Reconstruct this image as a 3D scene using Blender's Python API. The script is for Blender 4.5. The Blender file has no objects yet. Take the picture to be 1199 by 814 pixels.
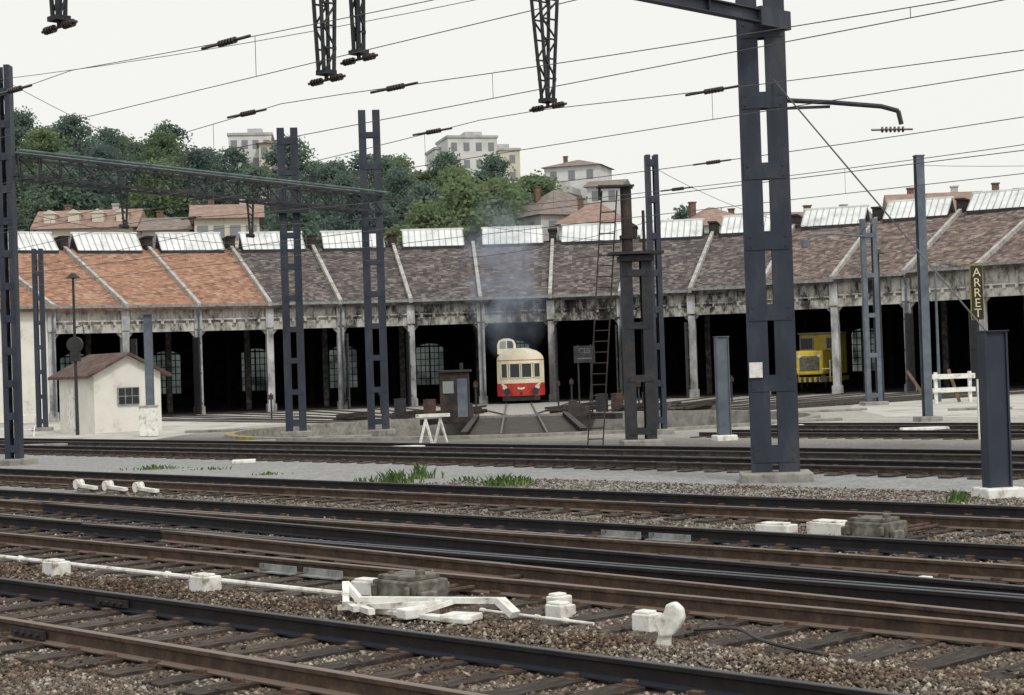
import bpy, math, random
import numpy as np
from mathutils import Vector, Matrix
random.seed(7); np.random.seed(7)
S=bpy.context.scene
COL=S.collection
GZ=-0.1
R2=0.70710678
# ---------------------------------------------------------------- materials
def newmat(name):
    m=bpy.data.materials.new(name); m.use_nodes=True
    nt=m.node_tree; b=nt.nodes['Principled BSDF']
    return m,nt,b
def N(nt,t,**k):
    n=nt.nodes.new(t)
    for a,v in k.items(): setattr(n,a,v)
    return n
def ramp(nt,cols,fac):
    r=N(nt,'ShaderNodeValToRGB'); e=r.color_ramp.elements
    n=len(cols)
    while len(e)<n: e.new(0.5)
    for i,c in enumerate(cols):
        if len(c)==4: e[i].position=c[3]
        else: e[i].position=0.3+0.4*i/max(1,n-1)
        e[i].color=(c[0],c[1],c[2],1)
    nt.links.new(fac,r.inputs[0]); return r
def mat(name,cols,scale=2.0,rough=0.8,bump=0.0,stretch=(1,1,1),metal=0.0,detail=6,bscale=None,rand=0.0):
    m,nt,b=newmat(name)
    tc=N(nt,'ShaderNodeTexCoord'); mp=N(nt,'ShaderNodeMapping')
    mp.inputs['Scale'].default_value=stretch
    nt.links.new(tc.outputs['Object'],mp.inputs[0])
    no=N(nt,'ShaderNodeTexNoise'); no.inputs['Scale'].default_value=scale; no.inputs['Detail'].default_value=detail
    no.inputs['Roughness'].default_value=0.65
    nt.links.new(mp.outputs[0],no.inputs[0])
    r=ramp(nt,cols,no.outputs[0]); out=r.outputs[0]
    if rand>0:
        oi=N(nt,'ShaderNodeObjectInfo'); hs=N(nt,'ShaderNodeHueSaturation')
        mr=N(nt,'ShaderNodeMapRange'); mr.inputs[3].default_value=1-rand; mr.inputs[4].default_value=1+rand
        nt.links.new(oi.outputs['Random'],mr.inputs[0]); nt.links.new(mr.outputs[0],hs.inputs['Value'])
        nt.links.new(out,hs.inputs['Color']); out=hs.outputs[0]
    nt.links.new(out,b.inputs['Base Color'])
    b.inputs['Roughness'].default_value=rough; b.inputs['Metallic'].default_value=metal
    if bump>0:
        n2=N(nt,'ShaderNodeTexNoise'); n2.inputs['Scale'].default_value=bscale or scale*6; n2.inputs['Detail'].default_value=5
        nt.links.new(tc.outputs['Object'],n2.inputs[0])
        bp=N(nt,'ShaderNodeBump'); bp.inputs['Strength'].default_value=bump; bp.inputs['Distance'].default_value=0.02
        nt.links.new(n2.outputs[0],bp.inputs['Height']); nt.links.new(bp.outputs[0],b.inputs['Normal'])
    return m
STEEL=mat('painted_steel',[(.013,.018,.030),(.023,.031,.052),(.055,.058,.066)],1.8,.6,.1,stretch=(1,1,.35))
STEELD=mat('dark_steel',[(.010,.011,.015),(.022,.025,.032),(.05,.042,.036)],3,.7,.1)
STEELG=mat('grey_steel',[(.06,.075,.10),(.10,.125,.16),(.17,.19,.21)],1.5,.6,.1)
RUSTST=mat('rusty_steel',[(.012,.011,.012),(.03,.024,.024),(.08,.045,.032)],2.5,.85,.2)
RUST=mat('rust',[(.035,.02,.015),(.075,.045,.032),(.14,.085,.06)],6,.85,.2)
RUSTL=mat('light_rust',[(.08,.05,.035),(.16,.10,.07),(.26,.18,.13)],6,.85,.2)
GREENST=mat('green_steel',[(.05,.07,.07),(.10,.14,.14),(.16,.21,.20)],2,.7)
WOODD=mat('sleeper_wood',[(.016,.012,.011),(.042,.031,.026),(.13,.10,.085)],5,.9,.6,stretch=(6,1,1),rand=.35)
WHITE=mat('white_paint',[(.26,.22,.18,.32),(.64,.61,.56,.41),(.82,.82,.79,.55)],6,.6,.15)
WHITEC=mat('pale_coping',[(.18,.17,.16),(.38,.37,.35),(.55,.54,.52)],2,.8,.15)
CONC=mat('concrete',[(.14,.13,.12),(.27,.26,.24),(.36,.35,.32)],3,.9,.3)
SOOTC=mat('sooty_pillar_concrete',[(.05,.05,.05,.28),(.30,.30,.30,.44),(.60,.60,.62,.66)],1.4,.9,.2,stretch=(1,1,.5))
CREAM=mat('cream_render',[(.50,.47,.41,.28),(.70,.68,.62,.42),(.78,.76,.71,.7)],1.2,.9,.1)
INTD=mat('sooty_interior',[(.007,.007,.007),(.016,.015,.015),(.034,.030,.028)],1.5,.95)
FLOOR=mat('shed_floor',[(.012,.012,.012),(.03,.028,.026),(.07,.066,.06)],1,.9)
BLACK=mat('black_paint',[(.01,.01,.012),(.02,.02,.022),(.03,.03,.03)],2,.5)
FADED=mat('faded_black_paint',[(.03,.03,.03),(.09,.085,.08),(.26,.25,.23)],3,.8)
YEL=mat('yellow_paint',[(.42,.30,.03),(.64,.48,.04),(.72,.56,.08)],2,.5)
YELD=mat('dirty_yellow_paint',[(.10,.08,.05),(.38,.27,.05),(.5,.36,.08)],3,.8)
RED=mat('red_paint',[(.30,.02,.015),(.44,.03,.02),(.52,.05,.03)],2,.4)
CRM2=mat('cream_paint',[(.60,.54,.38),(.72,.66,.50),(.78,.73,.58)],1,.4)
PORC=mat('insulator_glaze',[(.02,.014,.014),(.04,.03,.028),(.07,.055,.05)],5,.35)
WIRE=mat('wire_metal',[(.05,.05,.05),(.09,.095,.09),(.14,.15,.14)],2,.6)
BARK=mat('bark',[(.03,.025,.02),(.06,.05,.04),(.1,.08,.06)],3,.9,.3)
GREYBOX=mat('grey_machine_metal',[(.045,.04,.035),(.13,.12,.10),(.26,.25,.22)],7,.75,.2)
PLATE=mat('galvanised_plate',[(.10,.10,.10),(.22,.23,.23),(.34,.35,.34)],5,.6,.1)
CASTW=mat('skylight_glazing',[(.34,.35,.35,.25),(.64,.66,.66,.42),(.82,.84,.84,.65)],.9,.5,0)
SLAT=mat('glazing_bar',[(.24,.24,.24),(.38,.38,.38),(.48,.48,.48)],1,.6)
def glassmat(name,c,rough=.15):
    m,nt,b=newmat(name); b.inputs['Base Color'].default_value=(*c,1); b.inputs['Roughness'].default_value=rough
    return m
GLASS=glassmat('dark_window_glass',(.03,.035,.04),.3)
GLASSL=glassmat('pale_window_glass',(.25,.28,.28),.3)
LENS=glassmat('lamp_lens',(.6,.6,.55),.2)
m,nt,b=newmat('backlit_glass'); b.inputs['Roughness'].default_value=.9
oi=N(nt,'ShaderNodeNewGeometry'); no=N(nt,'ShaderNodeTexNoise'); no.inputs['Scale'].default_value=.9; no.inputs['Detail'].default_value=6; nt.links.new(oi.outputs['Position'],no.inputs[0])
r=ramp(nt,[(.05,.065,.065,.33),(.24,.29,.29,.48),(.42,.49,.48,.68)],no.outputs[0])
nt.links.new(r.outputs[0],b.inputs['Base Color'])
tl=N(nt,'ShaderNodeBsdfTranslucent'); nt.links.new(r.outputs[0],tl.inputs[0])
mx=N(nt,'ShaderNodeMixShader'); mx.inputs[0].default_value=.5
nt.links.new(b.outputs[0],mx.inputs[1]); nt.links.new(tl.outputs[0],mx.inputs[2]); nt.links.new(mx.outputs[0],nt.nodes['Material Output'].inputs[0])
BLGLASS=m
def railmat(name,side,top,tr):
    m,nt,b=newmat(name)
    g=N(nt,'ShaderNodeNewGeometry'); sx=N(nt,'ShaderNodeSeparateXYZ'); nt.links.new(g.outputs['True Normal'],sx.inputs[0])
    mt=N(nt,'ShaderNodeMath',operation='GREATER_THAN'); mt.inputs[1].default_value=.75; nt.links.new(sx.outputs[2],mt.inputs[0])
    tc=N(nt,'ShaderNodeTexCoord'); no=N(nt,'ShaderNodeTexNoise'); no.inputs['Scale'].default_value=5; no.inputs['Detail'].default_value=8; no.inputs['Roughness'].default_value=.75; nt.links.new(tc.outputs['Object'],no.inputs[0])
    r=ramp(nt,[tuple(x*.35 for x in side),side,tuple(min(1,x*2.0) for x in side)],no.outputs[0])
    mc=N(nt,'ShaderNodeMix',data_type='RGBA'); nt.links.new(mt.outputs[0],mc.inputs[0]); nt.links.new(r.outputs[0],mc.inputs[6]); mc.inputs[7].default_value=(*top,1)
    nt.links.new(mc.outputs[2],b.inputs['Base Color'])
    mr=N(nt,'ShaderNodeMapRange'); mr.inputs[3].default_value=.85; mr.inputs[4].default_value=tr; nt.links.new(mt.outputs[0],mr.inputs[0]); nt.links.new(mr.outputs[0],b.inputs['Roughness'])
    return m
RAILB=railmat('dark_rail',(.014,.011,.012),(.022,.025,.038),.4)
RAILR=railmat('rusty_rail',(.070,.045,.032),(.17,.13,.105),.5)
RAILY=railmat('yard_rail',(.05,.040,.034),(.10,.09,.085),.6)
# ---------------------------------------------------------------- mesh builder
class MB:
    def __init__(s): s.v=[];s.f=[];s.m=[];s.uv=[]
    def add(s,vs,fs,mi=0):
        o=len(s.v); s.v+= [tuple(p) for p in vs]
        for f in fs: s.f.append(tuple(i+o for i in f)); s.m.append(mi); s.uv.append(None)
    def quad(s,a,b,c,d,mi=0,uv=None):
        s.add([a,b,c,d],[(0,1,2,3)],mi); s.uv[-1]=uv
    def box(s,c,sz,rz=0,mi=0,M=None):
        x,y,z=sz[0]/2,sz[1]/2,sz[2]/2
        vs=[Vector(p) for p in [(-x,-y,-z),(x,-y,-z),(x,y,-z),(-x,y,-z),(-x,-y,z),(x,-y,z),(x,y,z),(-x,y,z)]]
        if M is None: M=Matrix.Rotation(rz,3,'Z')
        vs=[M@p+Vector(c) for p in vs]
        s.add(vs,[(0,3,2,1),(4,5,6,7),(0,1,5,4),(1,2,6,5),(2,3,7,6),(3,0,4,7)],mi)
    def beam(s,p,q,w,h,mi=0,up=(0,0,1)):
        p=Vector(p);q=Vector(q);d=(q-p); L=d.length
        if L<1e-6: return
        d/=L; up=Vector(up)
        if abs(d.dot(up))>.99: up=Vector((0,1,0))
        sd=d.cross(up).normalized(); u=sd.cross(d)
        M=Matrix((d,sd,u)).transposed()
        s.box((p+q)/2,(L,w,h),M=M,mi=mi)
    def cyl(s,p,q,r,n=8,r2=None,mi=0):
        p=Vector(p);q=Vector(q);d=q-p
        if d.length<1e-6: return
        d.normalize(); up=Vector((0,0,1)) if abs(d.z)<.95 else Vector((1,0,0))
        a=d.cross(up).normalized(); b=a.cross(d)
        if r2 is None: r2=r
        vs=[]
        for i in range(n):
            t=2*math.pi*i/n; o=a*math.cos(t)+b*math.sin(t); vs.append(p+o*r)
        for i in range(n):
            t=2*math.pi*i/n; o=a*math.cos(t)+b*math.sin(t); vs.append(q+o*r2)
        fs=[(i,(i+1)%n,n+(i+1)%n,n+i) for i in range(n)]+[tuple(range(n-1,-1,-1)),tuple(range(n,2*n))]
        s.add(vs,fs,mi)
    def tube(s,pts,r,n=6,mi=0):
        for a,b in zip(pts[:-1],pts[1:]): s.cyl(a,b,r,n,mi=mi)
    def extr(s,prof,axis,a,b,mi=0):
        n=len(prof)
        def P(u,w,t): return (t,u,w) if axis=='x' else (u,t,w)
        vs=[P(u,w,a) for u,w in prof]+[P(u,w,b) for u,w in prof]
        s.add(vs,[(i,(i+1)%n,n+(i+1)%n,n+i) for i in range(n)]+[tuple(range(n-1,-1,-1)),tuple(range(n,2*n))],mi)
    def obj(s,name,mats,parent=None,smooth=False,bevel=0,loc=None,rz=0,fixn=True):
        me=bpy.data.meshes.new(name); me.from_pydata(s.v,[],s.f)
        if not isinstance(mats,(list,tuple)): mats=[mats]
        for x in mats: me.materials.append(x)
        me.polygons.foreach_set('material_index',s.m)
        if any(u is not None for u in s.uv):
            ul=me.uv_layers.new(name='UVMap'); k=0
            for f,u in zip(s.f,s.uv):
                for j in range(len(f)):
                    ul.data[k].uv=u[j] if u else (0,0); k+=1
        me.update()
        if fixn:
            import bmesh
            bm=bmesh.new(); bm.from_mesh(me); bmesh.ops.recalc_face_normals(bm,faces=bm.faces); bm.to_mesh(me); bm.free()
        if smooth:
            me.polygons.foreach_set('use_smooth',[True]*len(me.polygons))
        o=bpy.data.objects.new(name,me); COL.objects.link(o)
        if parent: o.parent=parent
        if loc: o.location=loc
        o.rotation_euler[2]=rz
        if bevel>0:
            bv=o.modifiers.new('bevel','BEVEL'); bv.width=bevel; bv.segments=2; bv.limit_method='ANGLE'
        return o
def thing(name,label,cat,loc=(0,0,GZ),rz=0,group=None):
    e=bpy.data.objects.new(name,None); COL.objects.link(e); e.location=loc; e.rotation_euler[2]=rz
    e.empty_display_size=.3; e['label']=label; e['category']=cat
    if group: e['group']=group
    return e
def tag(o,label,cat,group=None):
    o['label']=label;o['category']=cat
    if group:o['group']=group
def text(body,size,material,parent,loc,rz=0,name='lettering',stretch=1.0):
    cu=bpy.data.curves.new('t','FONT'); cu.body=body; cu.size=size; cu.align_x='CENTER'; cu.align_y='CENTER'; cu.extrude=.004; cu.space_line=.82
    t=bpy.data.objects.new('t',cu); COL.objects.link(t)
    dg=bpy.context.evaluated_depsgraph_get(); me=bpy.data.meshes.new_from_object(t.evaluated_get(dg))
    bpy.data.objects.remove(t)
    me.materials.clear(); me.materials.append(material)
    o=bpy.data.objects.new(name,me); COL.objects.link(o); o.parent=parent; o.location=loc; o.rotation_euler=(math.radians(90),0,rz); o.scale=(stretch,1,1)
    return o
# ---------------------------------------------------------------- ground
m,nt,b=newmat('gravel_ground')
tc=N(nt,'ShaderNodeNewGeometry'); sp=N(nt,'ShaderNodeSeparateXYZ'); nt.links.new(tc.outputs['Position'],sp.inputs[0])
ad=N(nt,'ShaderNodeMath',operation='ADD'); nt.links.new(sp.outputs[0],ad.inputs[0]); nt.links.new(sp.outputs[1],ad.inputs[1])
no=N(nt,'ShaderNodeTexNoise'); no.inputs['Scale'].default_value=.35; no.inputs['Detail'].default_value=7; nt.links.new(tc.outputs['Position'],no.inputs[0])
ma=N(nt,'ShaderNodeMath',operation='MULTIPLY_ADD'); ma.inputs[1].default_value=7; nt.links.new(no.outputs[0],ma.inputs[0]); nt.links.new(ad.outputs[0],ma.inputs[2])
dv=N(nt,'ShaderNodeMath',operation='DIVIDE'); dv.inputs[1].default_value=100; nt.links.new(ma.outputs[0],dv.inputs[0])
r=ramp(nt,[(.085,.068,.053,.0),(.105,.086,.07,.24),(.20,.185,.17,.29),(.27,.27,.27,.35),(.26,.26,.265,.43),(.14,.13,.12,.47),(.12,.11,.10,.54),(.27,.26,.24,.60),(.38,.365,.335,.72),(.30,.29,.27,1.0)],dv.outputs[0])
vo=N(nt,'ShaderNodeTexVoronoi'); vo.inputs['Scale'].default_value=21; nt.links.new(tc.outputs['Position'],vo.inputs[0])
hs=N(nt,'ShaderNodeSeparateColor'); nt.links.new(vo.outputs['Color'],hs.inputs[0])
n2=N(nt,'ShaderNodeTexNoise'); n2.inputs['Scale'].default_value=2.5; n2.inputs['Detail'].default_value=8; n2.inputs['Roughness'].default_value=.75; nt.links.new(tc.outputs['Position'],n2.inputs[0])
n3=N(nt,'ShaderNodeTexNoise'); n3.inputs['Scale'].default_value=14; n3.inputs['Detail'].default_value=4; n3.inputs['Roughness'].default_value=.8; nt.links.new(tc.outputs['Position'],n3.inputs[0])
pr=N(nt,'ShaderNodeMath',operation='MULTIPLY_ADD'); pr.inputs[1].default_value=.4; pr.inputs[2].default_value=-.55; nt.links.new(hs.outputs[0],pr.inputs[0])
pr3=N(nt,'ShaderNodeMath',operation='MULTIPLY_ADD'); pr3.inputs[1].default_value=1.6; nt.links.new(n3.outputs[0],pr3.inputs[0]); nt.links.new(pr.outputs[0],pr3.inputs[2])
pr2=N(nt,'ShaderNodeMath',operation='MULTIPLY_ADD'); pr2.inputs[1].default_value=1.1; nt.links.new(n2.outputs[0],pr2.inputs[0]); nt.links.new(pr3.outputs[0],pr2.inputs[2])
vm=N(nt,'ShaderNodeVectorMath',operation='SCALE'); nt.links.new(r.outputs[0],vm.inputs[0]); nt.links.new(pr2.outputs[0],vm.inputs['Scale'])
nt.links.new(vm.outputs[0],b.inputs['Base Color']); b.inputs['Roughness'].default_value=.95
bp=N(nt,'ShaderNodeBump'); bp.inputs['Strength'].default_value=.6; bp.inputs['Distance'].default_value=.025; nt.links.new(n3.outputs[0],bp.inputs['Height']); nt.links.new(bp.outputs[0],b.inputs['Normal'])
GROUND=m
PC=(0.3,66.0); PR=11.0
g=MB(); seg=96; rads=[PR+.3,14,20,35,60,110,300,1000,5000]
for r_ in rads:
    for i in range(seg):
        a=2*math.pi*i/seg; g.v.append((PC[0]+r_*math.cos(a),PC[1]+r_*math.sin(a),GZ))
for k in range(len(rads)-1):
    for i in range(seg):
        j=(i+1)%seg; g.f.append((k*seg+i,(k+1)*seg+i,(k+1)*seg+j,k*seg+j)); g.m.append(0); g.uv.append(None)
o=g.obj('ground',GROUND,fixn=False); o['kind']='structure'
SAND=mat('sandy_yard',[(.22,.21,.19,.3),(.42,.405,.37,.45),(.55,.54,.51,.65)],.5,.95,.3,bscale=9,detail=9)
g=MB()
pts=[(13.5,62),(17,57),(24,54),(34,58),(36,72),(33,82),(24,86),(17,84),(14.5,74)]
g.add([(x,y,GZ+.004) for x,y in pts],[tuple(range(len(pts)))]); 
o=g.obj('yard',SAND,fixn=False); o['kind']='structure'
g=MB(); pts=[(-30,70),(-24,64),(-18,62),(-13.5,62),(-12.5,74),(-9,80),(-8,92),(-14,98),(-26,92)]
g.add([(x,y,GZ+.004) for x,y in pts],[tuple(range(len(pts)))]); 
o=g.obj('yard',SAND,fixn=False); o['kind']='structure'
g=MB()
for i in range(seg):
    a0=2*math.pi*i/seg; a1=2*math.pi*(i+1)/seg
    def P(r_,a,z): return (PC[0]+r_*math.cos(a),PC[1]+r_*math.sin(a),z)
    g.quad(P(PR,a0,GZ-1.3),P(PR,a1,GZ-1.3),P(PR,a1,GZ+.1),P(PR,a0,GZ+.1),0)
    mi=1 if 2.7<(a0)<3.75 and (i//3)%2==0 else 0
    g.quad(P(PR,a0,GZ+.1),P(PR,a1,GZ+.1),P(PR+.35,a1,GZ+.1),P(PR+.35,a0,GZ+.1),mi)
    g.quad(P(PR+.35,a0,GZ-.2),P(PR+.35,a1,GZ-.2),P(PR+.35,a1,GZ+.1),P(PR+.35,a0,GZ+.1),mi)
    g.add([P(0,0,GZ-1.3),P(PR,a0,GZ-1.3),P(PR,a1,GZ-1.3)],[(0,1,2)],0)
o=g.obj('turntable_pit',[CONC,YELD]); tag(o,'round concrete lined turntable pit with yellow marked rim','turntable pit')
# ---------------------------------------------------------------- tracks
RP=[(-.07,0),(.07,0),(.07,.012),(.012,.03),(.01,.11),(.035,.125),(.036,.155),(.028,.16),(-.028,.16),(-.036,.155),(-.035,.125),(-.01,.11),(-.012,.03),(-.07,.012)]
def railmesh(L0,L1,y,z=0.03):
    g=MB(); g.extr([(y+a,z+b_) for a,b_ in RP],'x',L0,L1); return g
def mksleeper(W):
    slp=MB(); slp.box((0,(W-2.6)/2,-.035),(.25,W,.13),mi=0)
    for sy in (-.7525,.7525):
        slp.box((0,sy,.0325),(.17,.34,.006),mi=1)
        for dy in (-.11,.11): slp.box((0,sy+dy,.05),(.10,.06,.034),mi=1)
    o=slp.obj('sleeper',[WOODD,RUST]); me=o.data; bpy.data.objects.remove(o); return me
SL1=mksleeper(2.6); SL2=mksleeper(3.3)
def track(name_label,loc,rz,L0,L1,ind=None,rails=(RAILR,RAILB),spacing=.6,group='parallel railway tracks',slm=None,dz=0.0):
    e=thing('railway_track',name_label,'railway track',loc,rz,group)
    for k,sy in enumerate((.7525,-.7525)):
        railmesh(L0,L1,sy,.03+dz).obj('rail',rails[k],e)
    rest=MB(); n=0
    x=math.ceil(L0/spacing)*spacing
    while x<L1:
        jit=random.uniform(-.03,.03)
        if ind and ind[0]<=x<=ind[1] and n<100:
            o=bpy.data.objects.new('sleeper',slm or SL1); COL.objects.link(o); o.parent=e
            o.location=(x+jit,random.uniform(-.08,.08),random.uniform(-.006,.008)); o.rotation_euler[2]=random.uniform(-.03,.03)
            bv=o.modifiers.new('b','BEVEL'); bv.width=.012; bv.segments=1
            n+=1
        else:
            rest.box((x+jit,0,-.04),(.25,2.6,.13))
        x+=spacing
    if rest.v:
        o=rest.obj('sleepers',WOODD,e); o['kind']='stuff'
    return e
def tk(s,t,z=GZ): return Vector(((s-t)*R2,(s+t)*R2,z))
A135=math.radians(135)
tA=track('main line track with dark and rusty rails on worn sleepers',tk(8.2,0),A135,-8,60,(-2,40))
tB=track('railway track with switch blades and wooden sleepers beside point machine',tk(12.45,0),A135,-8,90,(0,50),slm=SL2)
tC=track('railway track with dark running rails crossing the yard ballast',tk(15.75,0),A135,-8,110,(0,50))
tD=track('rusty railway track half sunk in grey ballast with weeds',tk(19.9,0),A135,-10,130,(2,50))
tE=track('rusty railway track in grey gravel in front of depot yard',tk(28.3,0),A135,-15,150,(5,60),rails=(RAILY,RAILB),dz=-.03)
tF=track('dark railed track along the edge of the depot yard',tk(32.0,0),A135,-15,150,None,rails=(RAILY,RAILB),dz=-.03)
tG=track('rusty siding rails leading towards the turntable',tk(40.5,0),A135,-30,32,None,rails=(RAILY,RAILB),dz=-.05)
tH=track('rusty siding rails leading towards the turntable',tk(45.0,0),A135,-30,33,None,rails=(RAILY,RAILB),dz=-.05)
def diag(s0,t0,s1,t1,matl,lab):
    p=tk(s0,t0);q=tk(s1,t1);d=q-p;L=d.length
    o=railmesh(0,L,0,.03).obj('crossover_rail',matl); o.location=p; o.rotation_euler[2]=math.atan2(d.y,d.x); tag(o,lab,'rail','crossover rails'); return o
diag(12.0,4,14.7,44,RAILR,'rusty crossover rail curving between two tracks')
diag(13.45,4,16.2,44,RAILB,'dark crossover rail curving between two tracks')
diag(13.04,2,13.08,22,RAILB,'dark switch blade lying against the running rail')
diag(15.15,14,15.2,28,RAILR,'rusty guard rail beside the running rail')
# ---------------------------------------------------------------- ballast stones
def stones(name,N_,region,smin,smax,cols):
    base=np.array([[1,0,0],[-1,0,0],[0,1,0],[0,-1,0],[0,0,1],[0,0,-1]],float)
    tri=np.array([[0,2,4],[2,1,4],[1,3,4],[3,0,4],[2,0,5],[1,2,5],[3,1,5],[0,3,5]])
    pts=region(N_); n=len(pts)
    sz=(smin+(smax-smin)*np.random.uniform(0,1,(n,1,1))**1.8)*np.random.uniform(.7,1.25,(n,1,3)); sz[:,:,2]*=.75
    v=base[None]*sz*(1+np.random.uniform(-.3,.3,(n,6,3)))+np.random.uniform(-.25,.25,(n,6,3))*sz
    a=np.random.uniform(0,6.28,n); c,s_=np.cos(a),np.sin(a)
    x=v[:,:,0]*c[:,None]-v[:,:,1]*s_[:,None]; y=v[:,:,0]*s_[:,None]+v[:,:,1]*c[:,None]
    b_=np.random.uniform(-.6,.6,n); z=v[:,:,2]*np.cos(b_)[:,None]+x*np.sin(b_)[:,None]
    v=np.stack([x,y,z],2)+pts[:,None,:]
    me=bpy.data.meshes.new(name); me.vertices.add(n*6); me.vertices.foreach_set('co',v.reshape(-1))
    f=(tri[None]+np.arange(n)[:,None,None]*6).reshape(-1)
    me.loops.add(len(f)); me.loops.foreach_set('vertex_index',f.astype(np.int32))
    me.polygons.add(n*8); me.polygons.foreach_set('loop_start',np.arange(0,n*24,3,dtype=np.int32)); me.polygons.foreach_set('loop_total',np.full(n*8,3,np.int32))
    me.update(); me.validate()
    m,nt,b=newmat(name+'_mat'); gg=N(nt,'ShaderNodeNewGeometry'); rr=ramp(nt,cols,gg.outputs['Random Per Island'])
    nz=N(nt,'ShaderNodeTexNoise'); nz.inputs['Scale'].default_value=.9; nz.inputs['Detail'].default_value=6; nt.links.new(gg.outputs['Position'],nz.inputs[0])
    tr=ramp(nt,[(.50,.38,.29,.38),(.80,.69,.58,.50),(1,.96,.92,.64)],nz.outputs[0])
    mm=N(nt,'ShaderNodeMix',data_type='RGBA',blend_type='MULTIPLY'); mm.inputs[0].default_value=1; nt.links.new(rr.outputs[0],mm.inputs[6]); nt.links.new(tr.outputs[0],mm.inputs[7])
    nt.links.new(mm.outputs[2],b.inputs['Base Color']); b.inputs['Roughness'].default_value=.9
    me.materials.append(m)
    o=bpy.data.objects.new(name,me); COL.objects.link(o); o['kind']='stuff'; tag(o,'angular grey and brown ballast stones between the rails','ballast'); return o
centers=[(8.2,1.3,1.3),(12.45,2.0,1.3),(15.75,1.3,1.3),(19.9,1.3,1.3)]
def reg(N_):
    Y=9.3*np.exp(np.random.uniform(0,1,N_)*math.log(34/9.3)); X=np.random.uniform(-1,1,N_)*(.335*Y+1)
    s=(X+Y)*R2; t=(Y-X)*R2; keep=s<24.5
    z=np.full(N_,GZ)+np.random.uniform(-.012,.012,N_)
    nz=np.sin(s*3.1+t*1.3)+np.sin(t*2.3-s*1.7)+np.sin(t*.7)
    for c,wa,wb in centers:
        for r_ in (-.7525,.7525): keep&=np.abs(s-c-r_)>.075
        ds=s-c; onsl=(ds<wb)&(ds>-wa)&(np.abs(((t+.3)%.6)-.3)<.155)
        drop=np.random.uniform(0,1,N_)<(.985-.06*(nz>1.6)); keep&=~(onsl&drop)
        z=np.where(onsl,z+.035,z)
        btw=(ds<wb)&(ds>-wa)&~onsl; z=np.where(btw,z-.006,z)
    z+=.05*np.exp(-((s-10.1)/.4)**2)
    return np.stack([X,Y,z],1)[keep]
stones('ballast_stones',300000,reg,.010,.034,[(.045,.038,.032,0),(.11,.09,.075,.3),(.18,.155,.13,.6),(.29,.265,.235,.87),(.55,.53,.49,1)])
# ---------------------------------------------------------------- world, sun, camera
w=bpy.data.worlds.new('World'); S.world=w; w.use_nodes=True; nt=w.node_tree; bg=nt.nodes['Background']
sky=N(nt,'ShaderNodeTexSky'); sky.sky_type='NISHITA'; sky.sun_disc=False
SE=math.radians(50); SR=math.radians(152)
sky.sun_elevation=SE; sky.sun_rotation=SR; sky.dust_density=4
hsn=N(nt,'ShaderNodeHueSaturation'); hsn.inputs['Saturation'].default_value=.3; nt.links.new(sky.outputs[0],hsn.inputs['Color'])
mx=N(nt,'ShaderNodeMix',data_type='RGBA'); mx.inputs[0].default_value=.9; nt.links.new(hsn.outputs[0],mx.inputs[6]); mx.inputs[7].default_value=(9.75,9.8,9.3,1)
nt.links.new(mx.outputs[2],bg.inputs[0]); bg.inputs[1].default_value=.10
sl=bpy.data.lights.new('sun','SUN'); sl.energy=1.5; sl.angle=math.radians(10); sl.color=(1,.96,.9)
so=bpy.data.objects.new('sun',sl); COL.objects.link(so)
dvec=Vector((math.sin(SR)*math.cos(SE),math.cos(SR)*math.cos(SE),math.sin(SE)))
so.rotation_euler=dvec.to_track_quat('Z','Y').to_euler(); so.location=(10,-10,30)
cam=bpy.data.cameras.new('camera'); co=bpy.data.objects.new('camera',cam); COL.objects.link(co)
cam.lens=60.0; cam.sensor_width=36; cam.clip_end=8000
co.matrix_world=Matrix.Translation((0,0,2.15))@Matrix.Rotation(math.radians(90.66),4,'X')@Matrix.Rotation(math.radians(-1.89),4,'Z')
S.camera=co
S.view_settings.view_transform='Standard'; S.view_settings.look='None'; S.view_settings.exposure=0
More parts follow.
